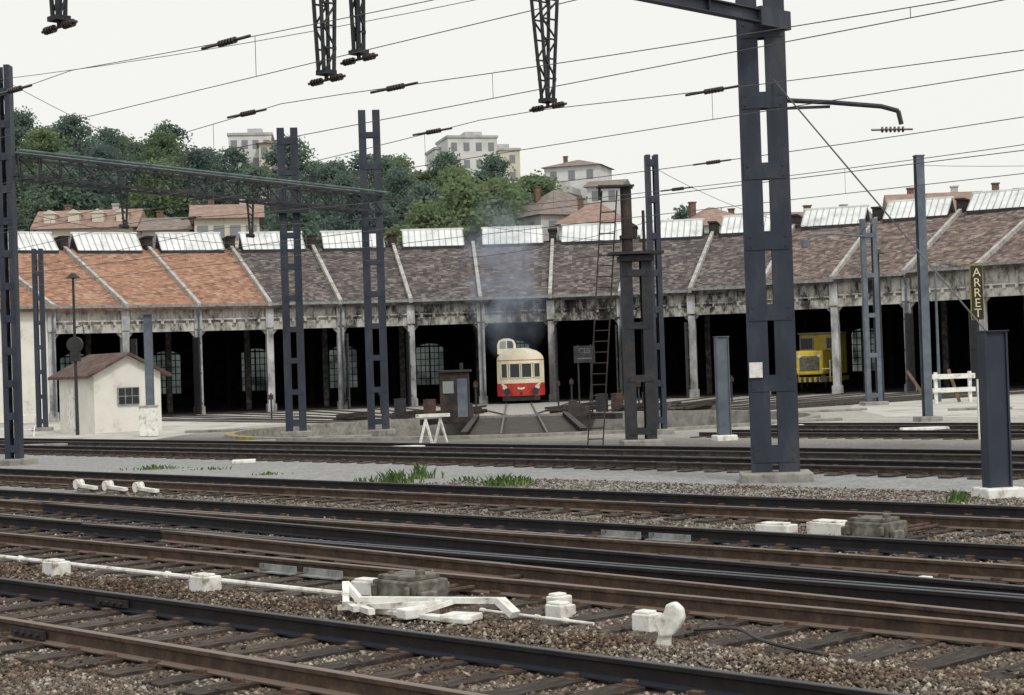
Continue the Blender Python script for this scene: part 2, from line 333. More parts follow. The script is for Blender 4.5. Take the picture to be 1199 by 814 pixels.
# ---------------------------------------------------------------- roundhouse
RC=(0.3,57.0); RF=50.0; RR=65.0; RB=77.0; DA=math.radians(5.04)
ZE0=6.6; ZR0=11.1; ZB=7.6; ZO0=4.95
def zoff(a): return max(0,math.degrees(a)-12)*.030
def pol(r_,a,z): return Vector((RC[0]+r_*math.sin(a),RC[1]+r_*math.cos(a),z))
def tilemat(name,cols):
    m,nt,b=newmat(name)
    uv=N(nt,'ShaderNodeUVMap'); sc=N(nt,'ShaderNodeVectorMath',operation='MULTIPLY'); sc.inputs[1].default_value=(1/.24,1/.33,0); nt.links.new(uv.outputs[0],sc.inputs[0])
    fl=N(nt,'ShaderNodeVectorMath',operation='FLOOR'); nt.links.new(sc.outputs[0],fl.inputs[0])
    wn=N(nt,'ShaderNodeTexWhiteNoise',noise_dimensions='2D'); nt.links.new(fl.outputs[0],wn.inputs[0])
    gg=N(nt,'ShaderNodeNewGeometry'); no=N(nt,'ShaderNodeTexNoise'); no.inputs['Scale'].default_value=.9; no.inputs['Detail'].default_value=8; no.inputs['Roughness'].default_value=.75; nt.links.new(gg.outputs['Position'],no.inputs[0])
    mm=N(nt,'ShaderNodeMath',operation='MULTIPLY_ADD'); mm.inputs[1].default_value=.56; nt.links.new(wn.outputs[0],mm.inputs[0]); 
    m3=N(nt,'ShaderNodeMath',operation='MULTIPLY_ADD'); m3.inputs[1].default_value=1.25; m3.inputs[2].default_value=-.39; nt.links.new(no.outputs[0],m3.inputs[0]); nt.links.new(m3.outputs[0],mm.inputs[2])
    r=ramp(nt,cols,mm.outputs[0])
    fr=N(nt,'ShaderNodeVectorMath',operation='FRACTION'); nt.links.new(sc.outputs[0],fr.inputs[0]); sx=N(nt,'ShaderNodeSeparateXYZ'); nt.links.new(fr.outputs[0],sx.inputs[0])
    rw=N(nt,'ShaderNodeMapRange'); rw.inputs[1].default_value=0; rw.inputs[2].default_value=.3; rw.inputs[3].default_value=.45; rw.inputs[4].default_value=1; nt.links.new(sx.outputs[1],rw.inputs[0])  # shadow line painted along the lower edge of each tile row
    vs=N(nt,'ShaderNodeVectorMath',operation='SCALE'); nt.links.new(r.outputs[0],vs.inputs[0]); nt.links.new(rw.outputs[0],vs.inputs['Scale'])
    nt.links.new(vs.outputs[0],b.inputs['Base Color']); b.inputs['Roughness'].default_value=.9
    bp=N(nt,'ShaderNodeBump'); bp.inputs['Strength'].default_value=.6; bp.inputs['Distance'].default_value=.04; nt.links.new(sx.outputs[1],bp.inputs['Height']); nt.links.new(bp.outputs[0],b.inputs['Normal'])
    return m
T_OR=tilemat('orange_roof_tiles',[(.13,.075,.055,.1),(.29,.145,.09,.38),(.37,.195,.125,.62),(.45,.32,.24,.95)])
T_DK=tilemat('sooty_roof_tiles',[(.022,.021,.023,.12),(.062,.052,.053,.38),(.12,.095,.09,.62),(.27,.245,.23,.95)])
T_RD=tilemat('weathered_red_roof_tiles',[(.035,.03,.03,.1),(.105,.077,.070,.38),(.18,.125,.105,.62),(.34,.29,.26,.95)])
m,nt,b=newmat('sooty_fascia')
gg=N(nt,'ShaderNodeNewGeometry'); mp=N(nt,'ShaderNodeMapping'); mp.inputs['Scale'].default_value=(1,1,.45); nt.links.new(gg.outputs['Position'],mp.inputs[0])
no=N(nt,'ShaderNodeTexNoise'); no.inputs['Scale'].default_value=1.6; no.inputs['Detail'].default_value=9; no.inputs['Roughness'].default_value=.75; nt.links.new(mp.outputs[0],no.inputs[0])
sx=N(nt,'ShaderNodeSeparateXYZ'); nt.links.new(gg.outputs['Position'],sx.inputs[0])
ab=N(nt,'ShaderNodeMath',operation='ADD'); ab.inputs[1].default_value=-4; nt.links.new(sx.outputs[0],ab.inputs[0])
ab2=N(nt,'ShaderNodeMath',operation='ABSOLUTE'); nt.links.new(ab.outputs[0],ab2.inputs[0])
mr=N(nt,'ShaderNodeMapRange'); mr.inputs[1].default_value=2; mr.inputs[2].default_value=24; mr.inputs[3].default_value=-.05; mr.inputs[4].default_value=.06; nt.links.new(ab2.outputs[0],mr.inputs[0])
ad=N(nt,'ShaderNodeMath',operation='ADD'); nt.links.new(no.outputs[0],ad.inputs[0]); nt.links.new(mr.outputs[0],ad.inputs[1])
r=ramp(nt,[(.010,.010,.010,.35),(.06,.056,.052,.43),(.24,.23,.215,.49),(.50,.485,.455,.61)],ad.outputs[0]); nt.links.new(r.outputs[0],b.inputs['Base Color']); b.inputs['Roughness'].default_value=.95
FASC=m
RHO=thing('roundhouse','large curved engine roundhouse with tiled roof, open stalls and sooty fascia','railway roundhouse')
def RH(g,name,mats,**k):
    o=g.obj(name,mats,RHO,**k); o.location=(0,0,-GZ); return o
K0,K1=-7,8
for k in range(K0,K1+1):
    a0=(k-.5)*DA;a1=(k+.5)*DA; am=k*DA
    zo=zoff(am); ZE=ZE0+zo; ZR=ZR0+zo*1.15; ZO=ZO0+zo*.5
    wf=RF*DA
    L=math.hypot(RR-RF,ZR-ZE)
    tm=T_OR if k<=-4 else (T_DK if k<=3 else T_RD)
    g=MB(); nseg=6
    def zz_(f,a): return (ZE0+zoff(a)-.2)+(ZR0+zoff(a)*1.15-ZE0-zoff(a)+.2)*f
    for i in range(nseg):
        f0=i/nseg; f1=(i+1)/nseg
        def pr_(f,a): 
            r_=RF-.7+(RR-RF+.7)*f; return pol(r_,a,zz_(f,a))
        u0=k*31.0
        g.quad(pr_(f0,a0),pr_(f0,a1),pr_(f1,a1),pr_(f1,a0),0,[(u0,L*f0),(u0+wf,L*f0),(u0+wf,L*f1),(u0,L*f1)])
    g.quad(pol(RR,a0,zz_(1,a0)),pol(RR,a1,zz_(1,a1)),pol(RB+.5,a1,ZB),pol(RB+.5,a0,ZB),0,[(0,0),(5.5,0),(5.5,13),(0,13)])
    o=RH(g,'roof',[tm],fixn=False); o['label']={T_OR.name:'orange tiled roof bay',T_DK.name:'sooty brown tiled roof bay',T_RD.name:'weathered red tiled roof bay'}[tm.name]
    sd=o.modifiers.new('s','SOLIDIFY'); sd.thickness=.18; sd.offset=-1
    c=pol(RR-.3,am,0)
    ux=Vector((math.cos(am),-math.sin(am),0)); uy=Vector((math.sin(am),math.cos(am),0))
    def Lp(x,y,z): return c+ux*x+uy*y+Vector((0,0,z))
    hw=2.15; fz=ZR-.35; y0=-1.3; y1=.6; tz=ZR+1.05
    g=MB()
    prof=[(y0,fz-.3),(y0,fz+.12),(y1,tz),(y1+1.8,ZR-.5)]
    vs=[Lp(-hw,y,z) for y,z in prof]+[Lp(hw,y,z) for y,z in prof]; 
    g.add(vs,[(0,1,5,4),(2,3,7,6),(3,0,4,7),(3,2,1,0),(4,5,6,7)],1); g.add(vs,[(1,2,6,5)],0)
    for i in range(11):
        x=-hw+i*2*hw/10
        g.beam(Lp(x,y0,fz+.15),Lp(x,y1,tz+.03),.05,.04,mi=2)
    g.beam(Lp(-hw-.1,y1+.04,tz+.05),Lp(hw+.1,y1+.04,tz+.05),.16,.12,mi=0)
    RH(g,'skylight',[CASTW,STEELD,SLAT])
    cf=pol(RF*math.cos(DA/2),am,0); 
    def Fp(x,y,z): return cf+ux*x+uy*y+Vector((0,0,z))
    W=2*RF*math.sin(DA/2)
    M=Matrix((ux,uy,Vector((0,0,1)))).transposed()
    if k>K0:
        g=MB()
        g.box(Fp(0,0,(ZO+ZE-.1)/2),(W,.35,ZE-.1-ZO),M=M)
        g.box(Fp(0,-.22,ZO+.25),(W-.02,.1,.5),M=M)
        g.box(Fp(0,-.26,ZO+.70),(W-.02,.18,.09),M=M)
        for i in range(7):
            g.box(Fp(-W/2+.4+i*(W-.8)/6,-.2,ZO+1.1),(.13,.07,.64),M=M)
        for i in range(5):
            g.box(Fp(-W/2+.7+i*(W-1.4)/4,-.32,ZO+.55),(.16,.22,.2),M=M)
        g.box(Fp(0,-.3,ZE-.2),(W-.02,.24,.1),M=M)
        for sx_ in (-1,1):
            pts=[(sx_*(W/2-.2),ZO+.005),(sx_*(W/2-.2),ZO-.35),(sx_*(W/2-.5),ZO+.005)]
            vs=[Fp(x,-.12,z) for x,z in pts]+[Fp(x,.12,z) for x,z in pts]
            g.add(vs,[(0,1,2),(3,5,4),(0,3,4,1),(1,4,5,2),(2,5,3,0)])
        RH(g,'fascia',FASC)
        if k in (-5,-2,1,2,6):
            hh=4.6
            for sx_ in (-1,1):
                g=MB(); g.box(Fp(sx_*(W/2-.32),-.9,hh/2+GZ+.05),(.08,1.5,hh),M=M)
                for z in (.6,2.4,4.2): g.box(Fp(sx_*(W/2-.26),-.9,z),(.05,1.5,.12),M=M)
                RH(g,'open_door',STEELD)
    else:
        g=MB(); g.box(Fp(0,0,(ZE-.1)/2+GZ),(W,.35,ZE-.1),M=M); RH(g,'wall',CREAM)
    g=MB(); g.beam(Fp(-W/2,-.62,ZE-.12),Fp(W/2,-.62,ZE-.12),.18,.16); RH(g,'gutter',PLATE)
    cb=pol(RB*math.cos(DA/2),am,0); WB=2*RB*math.sin(DA/2)
    def Bp(x,z,y=0): return cb+ux*x+uy*y+Vector((0,0,z))
    g=MB(); z0=1.0; zs=3.8; ww=1.05; top=ZB-.1
    g.quad(Bp(-WB/2,GZ),Bp(-ww,GZ),Bp(-ww,top),Bp(-WB/2,top)); g.quad(Bp(ww,GZ),Bp(WB/2,GZ),Bp(WB/2,top),Bp(ww,top)); g.quad(Bp(-ww,GZ),Bp(ww,GZ),Bp(ww,z0),Bp(-ww,z0))
    na=10
    for i in range(na):
        t0=math.pi*i/na;t1=math.pi*(i+1)/na
        x0,x1=-ww*math.cos(t0),-ww*math.cos(t1); q0,q1=zs+ww*.4*math.sin(t0),zs+ww*.4*math.sin(t1)
        g.quad(Bp(x0,q0),Bp(x1,q1),Bp(x1,top),Bp(x0,top))
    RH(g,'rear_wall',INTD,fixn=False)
    g=MB()
    vs=[Bp(-ww,z0,.1)]+[Bp(ww,z0,.1)]+[Bp(ww*math.cos(math.pi*i/na),zs+ww*.4*math.sin(math.pi*i/na),.1) for i in range(na+1)]
    g.add(vs,[tuple(range(len(vs)))],0)
    for i in range(1,6): g.beam(Bp(-ww+i*ww/3,z0,.03),Bp(-ww+i*ww/3,zs+.4,.03),.12 if i==3 else .06,.07,mi=1)
    for i in range(1,7): g.beam(Bp(-ww,z0+i*.5,.03),Bp(ww,z0+i*.5,.03),.07,.12 if i==6 else .06,mi=1)
    if k in (1,2,3,5,7): g.quad(Bp(-ww,z0,-.02),Bp(ww,z0,-.02),Bp(ww,zs+.7,-.02),Bp(-ww,zs+.7,-.02),1)
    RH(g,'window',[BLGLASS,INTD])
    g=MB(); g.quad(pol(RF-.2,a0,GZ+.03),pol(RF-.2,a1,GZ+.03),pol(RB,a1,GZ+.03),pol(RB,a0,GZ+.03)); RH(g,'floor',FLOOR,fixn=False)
    g=MB(); g.box(Fp(0,7,6.2),(1.6,2.2,.8),M=M); g.cyl(Fp(0,7,6.6),Fp(0,7,8.2),.35,8); RH(g,'smoke_hood',INTD)
for k in range(K0,K1+2):
    a=(k-.5)*DA; ux=Vector((math.cos(a),-math.sin(a),0)); uy=Vector((math.sin(a),math.cos(a),0)); M=Matrix((ux,uy,Vector((0,0,1)))).transposed()
    c=pol(RF,a,0); zo=zoff(a); ZE=ZE0+zo; ZR=ZR0+zo*1.15; ZO=ZO0+zo*.5
    if k>K0:
        g=MB(); g.box(c+Vector((0,0,(ZO+GZ)/2)),(.42,.6,ZO-GZ+.02),M=M); g.box(c-uy*.08+Vector((0,0,ZO+.8)),(.5,.6,1.4),M=M)
        g.box(c+Vector((0,0,GZ+.25)),(.56,.74,.5),M=M)
        RH(g,'pillar',SOOTC,bevel=.03)
        if k%2==0:
            g=MB(); g.cyl(c-uy*.75+ux*.02+Vector((0,0,ZE-.2)),c-uy*.4+ux*.02+Vector((0,0,ZE-.8)),.06,6); g.cyl(c-uy*.4+ux*.02+Vector((0,0,ZE-.8)),c-uy*.4+ux*.02+Vector((0,0,.2)),.06,6)
            RH(g,'downpipe',STEELG)
        for rr in (RF+9,RF+18):
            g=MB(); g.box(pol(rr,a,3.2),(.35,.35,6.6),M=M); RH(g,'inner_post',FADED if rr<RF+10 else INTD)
    g=MB(); p=pol(RF-.75,a,ZE-.1);q=pol(RR+.2,a,ZR+.2)
    g.beam(p,q,.22,.30); RH(g,'roof_coping',WHITEC)
    g=MB(); g.box(pol(RR+.6,a,ZR+.3),(.5,2.4,.8),M=M); g.box(pol(RR+.6,a,ZR+.76),(.64,2.6,.12),M=M)
    RH(g,'ridge_parapet',RUSTST)
for a in ((K0-.5)*DA,(K1+.5)*DA):
    zo=zoff(a)
    g=MB(); g.add([pol(RF,a,GZ),pol(RB,a,GZ),pol(RB,a,ZB-.1),pol(RR,a,ZR0+zo-.1),pol(RF,a,ZE0+zo-.2)],[(0,1,2,3,4)])
    o=RH(g,'end_wall',CREAM,fixn=False); sd=o.modifiers.new('s','SOLIDIFY'); sd.thickness=.3
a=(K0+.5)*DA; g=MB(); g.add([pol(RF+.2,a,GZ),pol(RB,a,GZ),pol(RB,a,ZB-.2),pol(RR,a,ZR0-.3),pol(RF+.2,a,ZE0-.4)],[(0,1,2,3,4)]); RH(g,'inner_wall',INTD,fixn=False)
for k,ch in ((-6,'1'),(-5,'2'),(-4,'3'),(-3,'4')):
    am=k*DA; p=pol(RF*math.cos(DA/2)-.30,am,ZO0+.42)
    text(ch,.68,FADED,RHO,(p.x,p.y,p.z-GZ),-am,'stall_number')
for k in range(-6,9):
    am=k*DA; f=pol(RF,am,GZ)
    d=Vector((PC[0],PC[1],GZ))-f; L=d.length-PR-.4; d.normalize(); q=f+d*L
    e=thing('railway_track','worn rails fanning out from the turntable to a stall','railway track',q,math.atan2(-d.y,-d.x),'radial roundhouse tracks')
    for sy in (.75,-.75):
        g=MB(); g.extr([(sy-.035,0),(sy+.035,0),(sy+.035,.07),(sy-.035,.07)],'x',0,L); g.obj('rail',RAILY,e)
# ---------------------------------------------------------------- turntable bridge
TT=thing('turntable','rusty steel turntable bridge with rails and low side girders','turntable',(PC[0],PC[1],GZ),0)
for sx_ in (-1.0,1.0):
    g=MB(); o_=len(g.v)
    pr=[(-10.8,-.1),(10.8,-.1),(10.8,-.45),(4,-1.0),(-4,-1.0),(-10.8,-.45)]
    g.extr(pr,'x',sx_-.08,sx_+.08); g.obj('girder',RUSTST,TT)
DECK=mat('oily_deck_planks',[(.015,.012,.010),(.04,.032,.027),(.13,.115,.10)],1.5,.9,.4,stretch=(1,3,1))
g=MB(); 
for i in range(44): g.box((0,-10.7+i*.4978,-.03),(3.7,.47,.06))
g.obj('deck',DECK,TT)
for sx_ in (-.75,.75):
    g=MB(); g.extr([(sx_-.035,.0),(sx_+.035,.0),(sx_+.035,.12),(sx_-.035,.12)],'y',-10.8,10.8); g.obj('rail',RAILY,TT)
for sx_ in (-1.95,1.95):
    g=MB(); g.box((sx_,0,.05),(.12,21,.26)); g.box((sx_,0,.19),(.22,21,.03))
    for i in range(12): g.box((sx_,-10+i*1.8,.05),(.2,.06,.24))
    g.obj('side_girder',RUSTST,TT)
for sx_ in (-1,1):
    g=MB()
    g.add([(sx_*2.1,9.3,0),(sx_*3.4,9.3,0),(sx_*3.4,10.6,0),(sx_*2.1,10.6,0),(sx_*2.15,9.6,.7),(sx_*2.4,9.6,.7),(sx_*2.4,10.3,.7),(sx_*2.15,10.3,.7)],[(0,1,2,3),(4,5,6,7),(0,1,5,4),(1,2,6,5),(2,3,7,6),(3,0,4,7)])
    g.beam((sx_*3.1,9.4,0),(sx_*4.2,7.5,.0),.4,.25)
    g.obj('counterweight',RUSTST,TT)
HC=thing('control_cabin','dark weathered control cabin standing on the turntable bridge','cabin',(PC[0]-2.75,PC[1]+5.5,GZ))
g=MB(); g.box((0,0,1.05),(1.2,1.5,2.1)); g.obj('body',RUSTST,HC,bevel=.02)
g=MB(); g.box((0,0,2.16),(1.4,1.7,.1)); g.cyl((.3,0,2.2),(.3,0,2.5),.08); g.obj('roof',STEELD,HC,bevel=.02)
g=MB(); g.box((-.25,-.76,1.5),(.45,.04,.5)); g.obj('window',GLASSL,HC)
g=MB(); g.box((.33,-.76,1.05),(.42,.03,1.6)); g.obj('door',STEELG,HC)
def drum(x,y,m_,lab):
    e=thing('oil_drum',lab,'oil drum',(x,y,GZ),0,'drums by the turntable'); g=MB(); g.cyl((0,0,0),(0,0,.88),.29,16); 
    for z in (.02,.3,.58,.86): g.cyl((0,0,z-.015),(0,0,z+.015),.305,16)
    g.obj('body',m_,e)
drum(-3.9,79,RUST,'rusty oil drum beside the turntable pit'); drum(4.1,79.5,STEELD,'dark oil drum beside the turntable pit'); drum(4.8,79.2,RUST,'rusty oil drum beside the turntable pit'); drum(-5.6,84,STEELD,'dark oil drum beside the turntable pit'); drum(6.3,80,STEELD,'dark oil drum beside the turntable pit')
GREYW=mat('grey_weathered_scrap',[(.03,.03,.03),(.08,.075,.07),(.2,.19,.18)],3,.9,.3)
def scrap(i,x,y,r_,sc=1.0):
    e=thing('scrap_pile','low heap of rusty rails and timber offcuts','scrap',(x,y,GZ),r_,'scrap heaps'); g=MB(); rr=random.Random(i)
    for j in range(9): 
        z=.06+.10*(j//3); g.beam((-sc+rr.uniform(-.2,.2),rr.uniform(-.4,.4),z),(sc*.9+rr.uniform(-.2,.2),rr.uniform(-.4,.4),z+rr.uniform(0,.2)),.10,.10)
    g.obj('pieces',(RUSTST,GREYW,WOODD)[i%3],e)
for i,(x,y,r_) in enumerate(((5.6,78.6,.2),(7.0,79.5,-.3),(2.9,80.6,.1),(-4.9,79.8,.4),(9.3,81,.2),(-2.6,80.5,.2),(-7.6,80,.1),(3.1,82.5,.5),(8.4,77.6,.8))):
    scrap(i,x,y,r_,sc=.8+.25*(i%3))
for i,(x,y,h) in enumerate(((2.3,88,1.2),(-1.9,86,1.3),(-3.2,92,1.1),(3.2,94,1.2),(6.6,90,1.0),(-7,90,1.0),(11.5,90,1.1),(-12.5,88,1.0))):
    e=thing('stop_marker','small dark post with lamp beside stall track','marker post',(x,y,GZ),0,'yard marker posts'); g=MB(); g.cyl((0,0,0),(0,0,h),.045,8); g.obj('post',STEELD,e)
    g=MB(); g.box((0,0,h+.12),(.22,.2,.26)); g.cyl((0,0,h+.25),(0,0,h+.33),.05,8); g.obj('lamp',RUSTST,e,bevel=.02)
# ---------------------------------------------------------------- railcar
RCA=thing('railcar','cream and red diesel railcar with raised driving cab in a stall','railcar',(0.48,104.6,GZ+.13))
hw=1.45
def body_profile(z):
    if z<2.55: return hw
    t=(z-2.55)/.75; return hw*math.sqrt(max(0.02,1-t*t*.93))
def rc_shell(g,z0,z1,mi=0,n=8,off=0.0):
    zs=[z0+(z1-z0)*i/n for i in range(n+1)]
    rings=[]
    for z in zs:
        b_=body_profile(z)+off; pts=[]
        rake=max(0,(z-1.3))*.16
        for j in range(13):
            t=-1+2*j/12; x=b_*t; y=.0+.55*abs(t)**3.0+rake-off
            pts.append((x,y,z))
        pts=[(-b_,14,z)]+pts+[(b_,14,z)]
        rings.append(pts)
    m_=len(rings[0]); vs=[p for r_ in rings for p in r_]; fs=[]
    for i in range(n):
        for j in range(m_):
            k2=(j+1)%m_; fs.append((i*m_+j,i*m_+k2,(i+1)*m_+k2,(i+1)*m_+j))
    fs.append(tuple(range(m_))); fs.append(tuple(n*m_+j for j in range(m_)))
    g.add(vs,fs,mi)
g=MB(); rc_shell(g,1.12,3.28,0,12); g.obj('body',CRM2,RCA)
g=MB(); rc_shell(g,.35,1.115,0,3,off=.012); g.obj('skirt',RED,RCA)
g=MB(); rc_shell(g,2.52,2.56,0,1,off=.02); g.obj('trim_band',RED,RCA)
for x,w_ in ((-.98,.42),(-.36,.62),(.36,.62),(.98,.42)):
    t=abs(x)/hw; y=.55*t**3+.08
    rzz=math.atan(.55*3*t*t/hw)*(1 if x>0 else -1)
    g=MB(); g.box((x,y-.01,1.9),(w_,.12,.82),rz=rzz); g.obj('window',GLASS,RCA)
    g=MB()
    for dx in (-w_/2,w_/2): g.box((x+dx*math.cos(rzz),y-.04+dx*math.sin(rzz),1.9),(.05,.14,.9),rz=rzz)
    for dz_ in (-.44,.44): g.box((x,y-.04,1.9+dz_),(w_+.05,.14,.05),rz=rzz)
    g.obj('window_frame',CRM2,RCA)
for x in (-1.0,1.0):
    g=MB(); g.cyl((x,.2,.88),(x,.05,.88),.14,16); g.obj('headlight',LENS,RCA)
    g=MB(); g.cyl((x*.87,.1,.62),(x*.87,-.35,.62),.09,10); g.cyl((x*.87,-.35,.62),(x*.87,-.42,.62),.21,14); g.obj('buffer',STEELD,RCA)
g=MB(); 
for sx_ in (-1,1):
    g.add([(0,-.06,.72),(0,-.06,.84),(sx_*1.2,.22,1.12),(sx_*1.2,.22,1.02)],[(0,1,2,3)])
g.obj('cream_chevron',CRM2,RCA,fixn=False)
g=MB(); g.box((0,.2,.2),(2.3,.2,.3)); g.cyl((0,0,.55),(0,-.25,.5),.05); g.box((0,6,.25),(2.2,10,.3)); g.obj('underframe',BLACK,RCA)
for y_ in (2.2,4.6,10,12.4):
    for sx_ in (-.75,.75):
        g=MB(); g.cyl((sx_-.06,y_,.42),(sx_+.06,y_,.42),.42,18); g.obj('wheel',STEELD,RCA)
g=MB(); x0=-.82; 
prof=[(-.58,0),(-.58,.58),(-.47,.84),(-.2,.96),(.2,.96),(.47,.84),(.58,.58),(.58,0)]
n=len(prof); vs=[(x0+a,1.1+.25*(z/1.0),2.95+z) for a,z in prof]+[(x0+a,3.4,2.95+z*.9) for a,z in prof]
g.add(vs,[(i,(i+1)%n,n+(i+1)%n,n+i) for i in range(n)]+[tuple(range(n-1,-1,-1)),tuple(range(n,2*n))]); g.obj('raised_cab',CRM2,RCA)
for sx_ in (-1,1):
    g=MB(); xs=[(.05,.0),(.42,.0),(.42,.28),(.33,.42),(.05,.46)]
    vs=[(x0+sx_*a,1.06+.25*(.36+z),2.95+.36+z) for a,z in xs]; g.add(vs,[tuple(range(5))]); g.obj('cab_window',GLASSL if sx_<0 else GLASS,RCA)  # paler pane on one side: sky reflection put into the glass colour
# ---------------------------------------------------------------- yellow locomotive
a=math.radians(20.7); p=pol(RF+.9,a,GZ+.13)
LO=thing('shunting_locomotive','yellow diesel shunting locomotive parked inside a stall','locomotive',p,-a)
g=MB(); g.box((-.1,1.6,1.8),(1.7,3.2,1.5)); g.obj('hood',YEL,LO,bevel=.12)
g=MB(); g.box((0,4.2,2.3),(2.6,2.2,2.5)); g.obj('cab',YEL,LO,bevel=.08)
g=MB(); g.box((0,4.2,3.62),(2.75,2.4,.12)); g.obj('cab_roof',WHITEC,LO,bevel=.05)
for x in (-.82,.82):
    g=MB(); g.box((x,3.07,2.98),(.75,.05,.65)); g.obj('window',GLASS,LO)
    g=MB()
    for dx in (-.4,.4): g.box((x+dx,3.05,2.98),(.06,.07,.75))
    for dz_ in (-.36,.36): g.box((x,3.05,2.98+dz_),(.86,.07,.06))
    g.obj('window_frame',WHITEC,LO)
g=MB(); g.box((-.1,-.02,1.75),(1.2,.05,.9))
for i in range(7): g.box((-.1,-.06,1.4+i*.12),(1.15,.04,.05))
g.obj('radiator_grille',GREYBOX,LO)
g=MB(); g.box((0,2.7,.75),(2.6,6.4,.3)); g.obj('frame',YELD,LO,bevel=.02)
g=MB()
for i in range(8): g.box((-1.1+i*.315,-.52,.75),(.15,.02,.29))
g.obj('warning_stripes',BLACK,LO)
for x in (-.87,.87):
    g=MB(); g.cyl((x,-.5,.8),(x,-.8,.8),.08); g.cyl((x,-.8,.8),(x,-.86,.8),.22,14); g.obj('buffer',STEELD,LO)
    g=MB(); g.cyl((x*.7-.1,.02,2.2),(x*.7-.1,-.08,2.2),.12,12); g.obj('headlight',LENS,LO)
g=MB()
for sx_ in (-1.22,1.22):
    for y_ in (-.4,.9,2.2): g.cyl((sx_,y_,.9),(sx_,y_,1.9),.03)
    g.cyl((sx_,-.4,1.9),(sx_,3.1,1.9),.03); g.cyl((sx_,-.4,1.4),(sx_*.6,-.4,1.4),.03)
g.obj('handrail',WHITE,LO)
for y_ in (1.0,3.0,4.9):
    for sx_ in (-.75,.75):
        g=MB(); g.cyl((sx_-.06,y_,.45),(sx_+.06,y_,.45),.45,18); g.obj('wheel',BLACK,LO)
# ---------------------------------------------------------------- posts
def battened(g,w_,h,cw,dp,pitch=1.1,pl=.22,z0=0,mi=0,rz=0):
    M=Matrix.Rotation(rz,3,'Z')
    def B(c,s_): g.box(M@Vector(c),s_,M=M,mi=mi)
    t=.022
    for sx_ in (-1,1):
        B((sx_*(w_/2-t/2),0,z0+h/2),(t,dp,h))
        for sy in (-1,1):
            B((sx_*(w_/2-t-(cw-t)/2),sy*(dp/2-t/2),z0+h/2),(cw-t,t,h))
    z=z0+.35
    while z<z0+h-.3:
        for sy in (-1,1): B((0,sy*(dp/2+.008),z+pl/2),(w_-.10,.014,pl))
        for sx_ in (-1,1):
            for zz in (.06,pl-.06): B((sx_*(w_/2-.12),-(dp/2+.022),z+zz),(.035,.014,.035))
        z+=pitch
def footing(g,w_=1.1): g.box((0,0,.06),(w_,w_*.8,.22))
PO_G='steel catenary posts'
P4=Vector((4.77,31.4,GZ)); 
GA=thing('portal_gantry','dark blue steel portal gantry with hanging lattice arms over tracks','catenary gantry',P4,math.radians(45),'catenary gantries')
for lx in (0,-22):
    g=MB(); battened(g,.88,11.4,.38,.26,pitch=1.3,pl=.30,rz=math.radians(-52)); g.obj('post',STEEL,GA,loc=(lx,0,0))
    g=MB(); footing(g,1.3); g.obj('footing',CONC,GA,bevel=.03,loc=(lx,0,0),rz=math.radians(-50))
g=MB(); zb=8.45
for z in (zb-.11,zb+.11): g.box((-11.2,-.33,z),(22,.18,.025))
g.box((-11.2,-.33,zb),(22,.025,.195))
for i in range(15): g.box((-21.5+i*1.5,-.33,zb),(.02,.16,.19))
g.obj('beam',STEEL,GA)
def drop_arm(parent,x,zt,zbm,wt=.5,wb=.14):
    g=MB(); n=6; Y_=-.33
    for sy in (-.10,.10):
        for sx_ in (-1,1): g.beam((x+sx_*wt/2,Y_+sy,zt),(x+sx_*wb/2,Y_+sy*.6,zbm),.04,.04)
        for i in range(n):
            f0=i/n;f1=(i+1)/n; sg=1 if i%2 else -1
            w0=wt+(wb-wt)*f0;w1=wt+(wb-wt)*f1
            g.beam((x+sg*w0/2,Y_+sy,zt+(zbm-zt)*f0),(x-sg*w1/2,Y_+sy,zt+(zbm-zt)*f1),.024,.024)
            g.beam((x-w1/2,Y_+sy,zt+(zbm-zt)*f1),(x+w1/2,Y_+sy,zt+(zbm-zt)*f1),.024,.024)
    g.box((x,Y_,zbm-.02),(.2,.22,.06)); g.cyl((x,Y_,zbm),(x,Y_,zbm-.12),.03)
    g.obj('drop_arm',STEELD,parent)
    g=MB()
    for sgn in (-1,1):
        for i in range(4): g.cyl((x,Y_+sgn*(.12+i*.06),zbm-.12),(x,Y_+sgn*(.14+i*.06),zbm-.12),.05,10)
    g.cyl((x,Y_-.4,zbm-.12),(x,Y_+.4,zbm-.12),.02)
    g.obj('insulator',PORC,parent)
drop_arm(GA,-6.1,zb-.12,6.45,.44,.14)
drop_arm(GA,-10.55,zb-.12,6.45,.30,.18)
drop_arm(GA,-9.95,zb-.12,6.8,.12,.08)
drop_arm(GA,-14.7,zb-.12,6.7,.22,.10)
g=MB()
pts=[(.2,-.25,7.0),(.9,-.9,6.93),(1.6,-1.5,6.84),(1.85,-1.7,6.75),(1.88,-1.74,6.5)]
g.tube(pts,.045,8); g.beam((.2,-.2,6.85),(.9,-.85,6.86),.05,.05); g.obj('cantilever_arm',STEELD,GA)
g=MB()
for i in range(6): g.cyl((1.55+i*.06,-1.52-i*.05,6.4),(1.57+i*.06,-1.54-i*.05,6.4),.055,10)
g.cyl((1.4,-1.4,6.4),(2.0,-1.9,6.4),.02)
g.obj('insulator',PORC,GA)
Mr=Matrix.Rotation(math.radians(-52),3,'Z')
g=MB(); g.box(Mr@Vector((-.3,-.175,2.05)),(.24,.02,.28),M=Mr); g.obj('number_plate',WHITE,GA)
g=MB(); g.box((-.1,-.34,8.45),(.9,.20,.34)); g.obj('gusset_plate',STEEL,GA)
P1=Vector((-13.9,47.4,GZ)); P3=Vector((-4.9,61.6,GZ)); d=P3-P1; Lg=d.length
GB=thing('lattice_gantry','long lattice girder gantry carried on two steel posts across sidings','catenary gantry',P1,math.atan2(d.y,d.x),'catenary gantries')
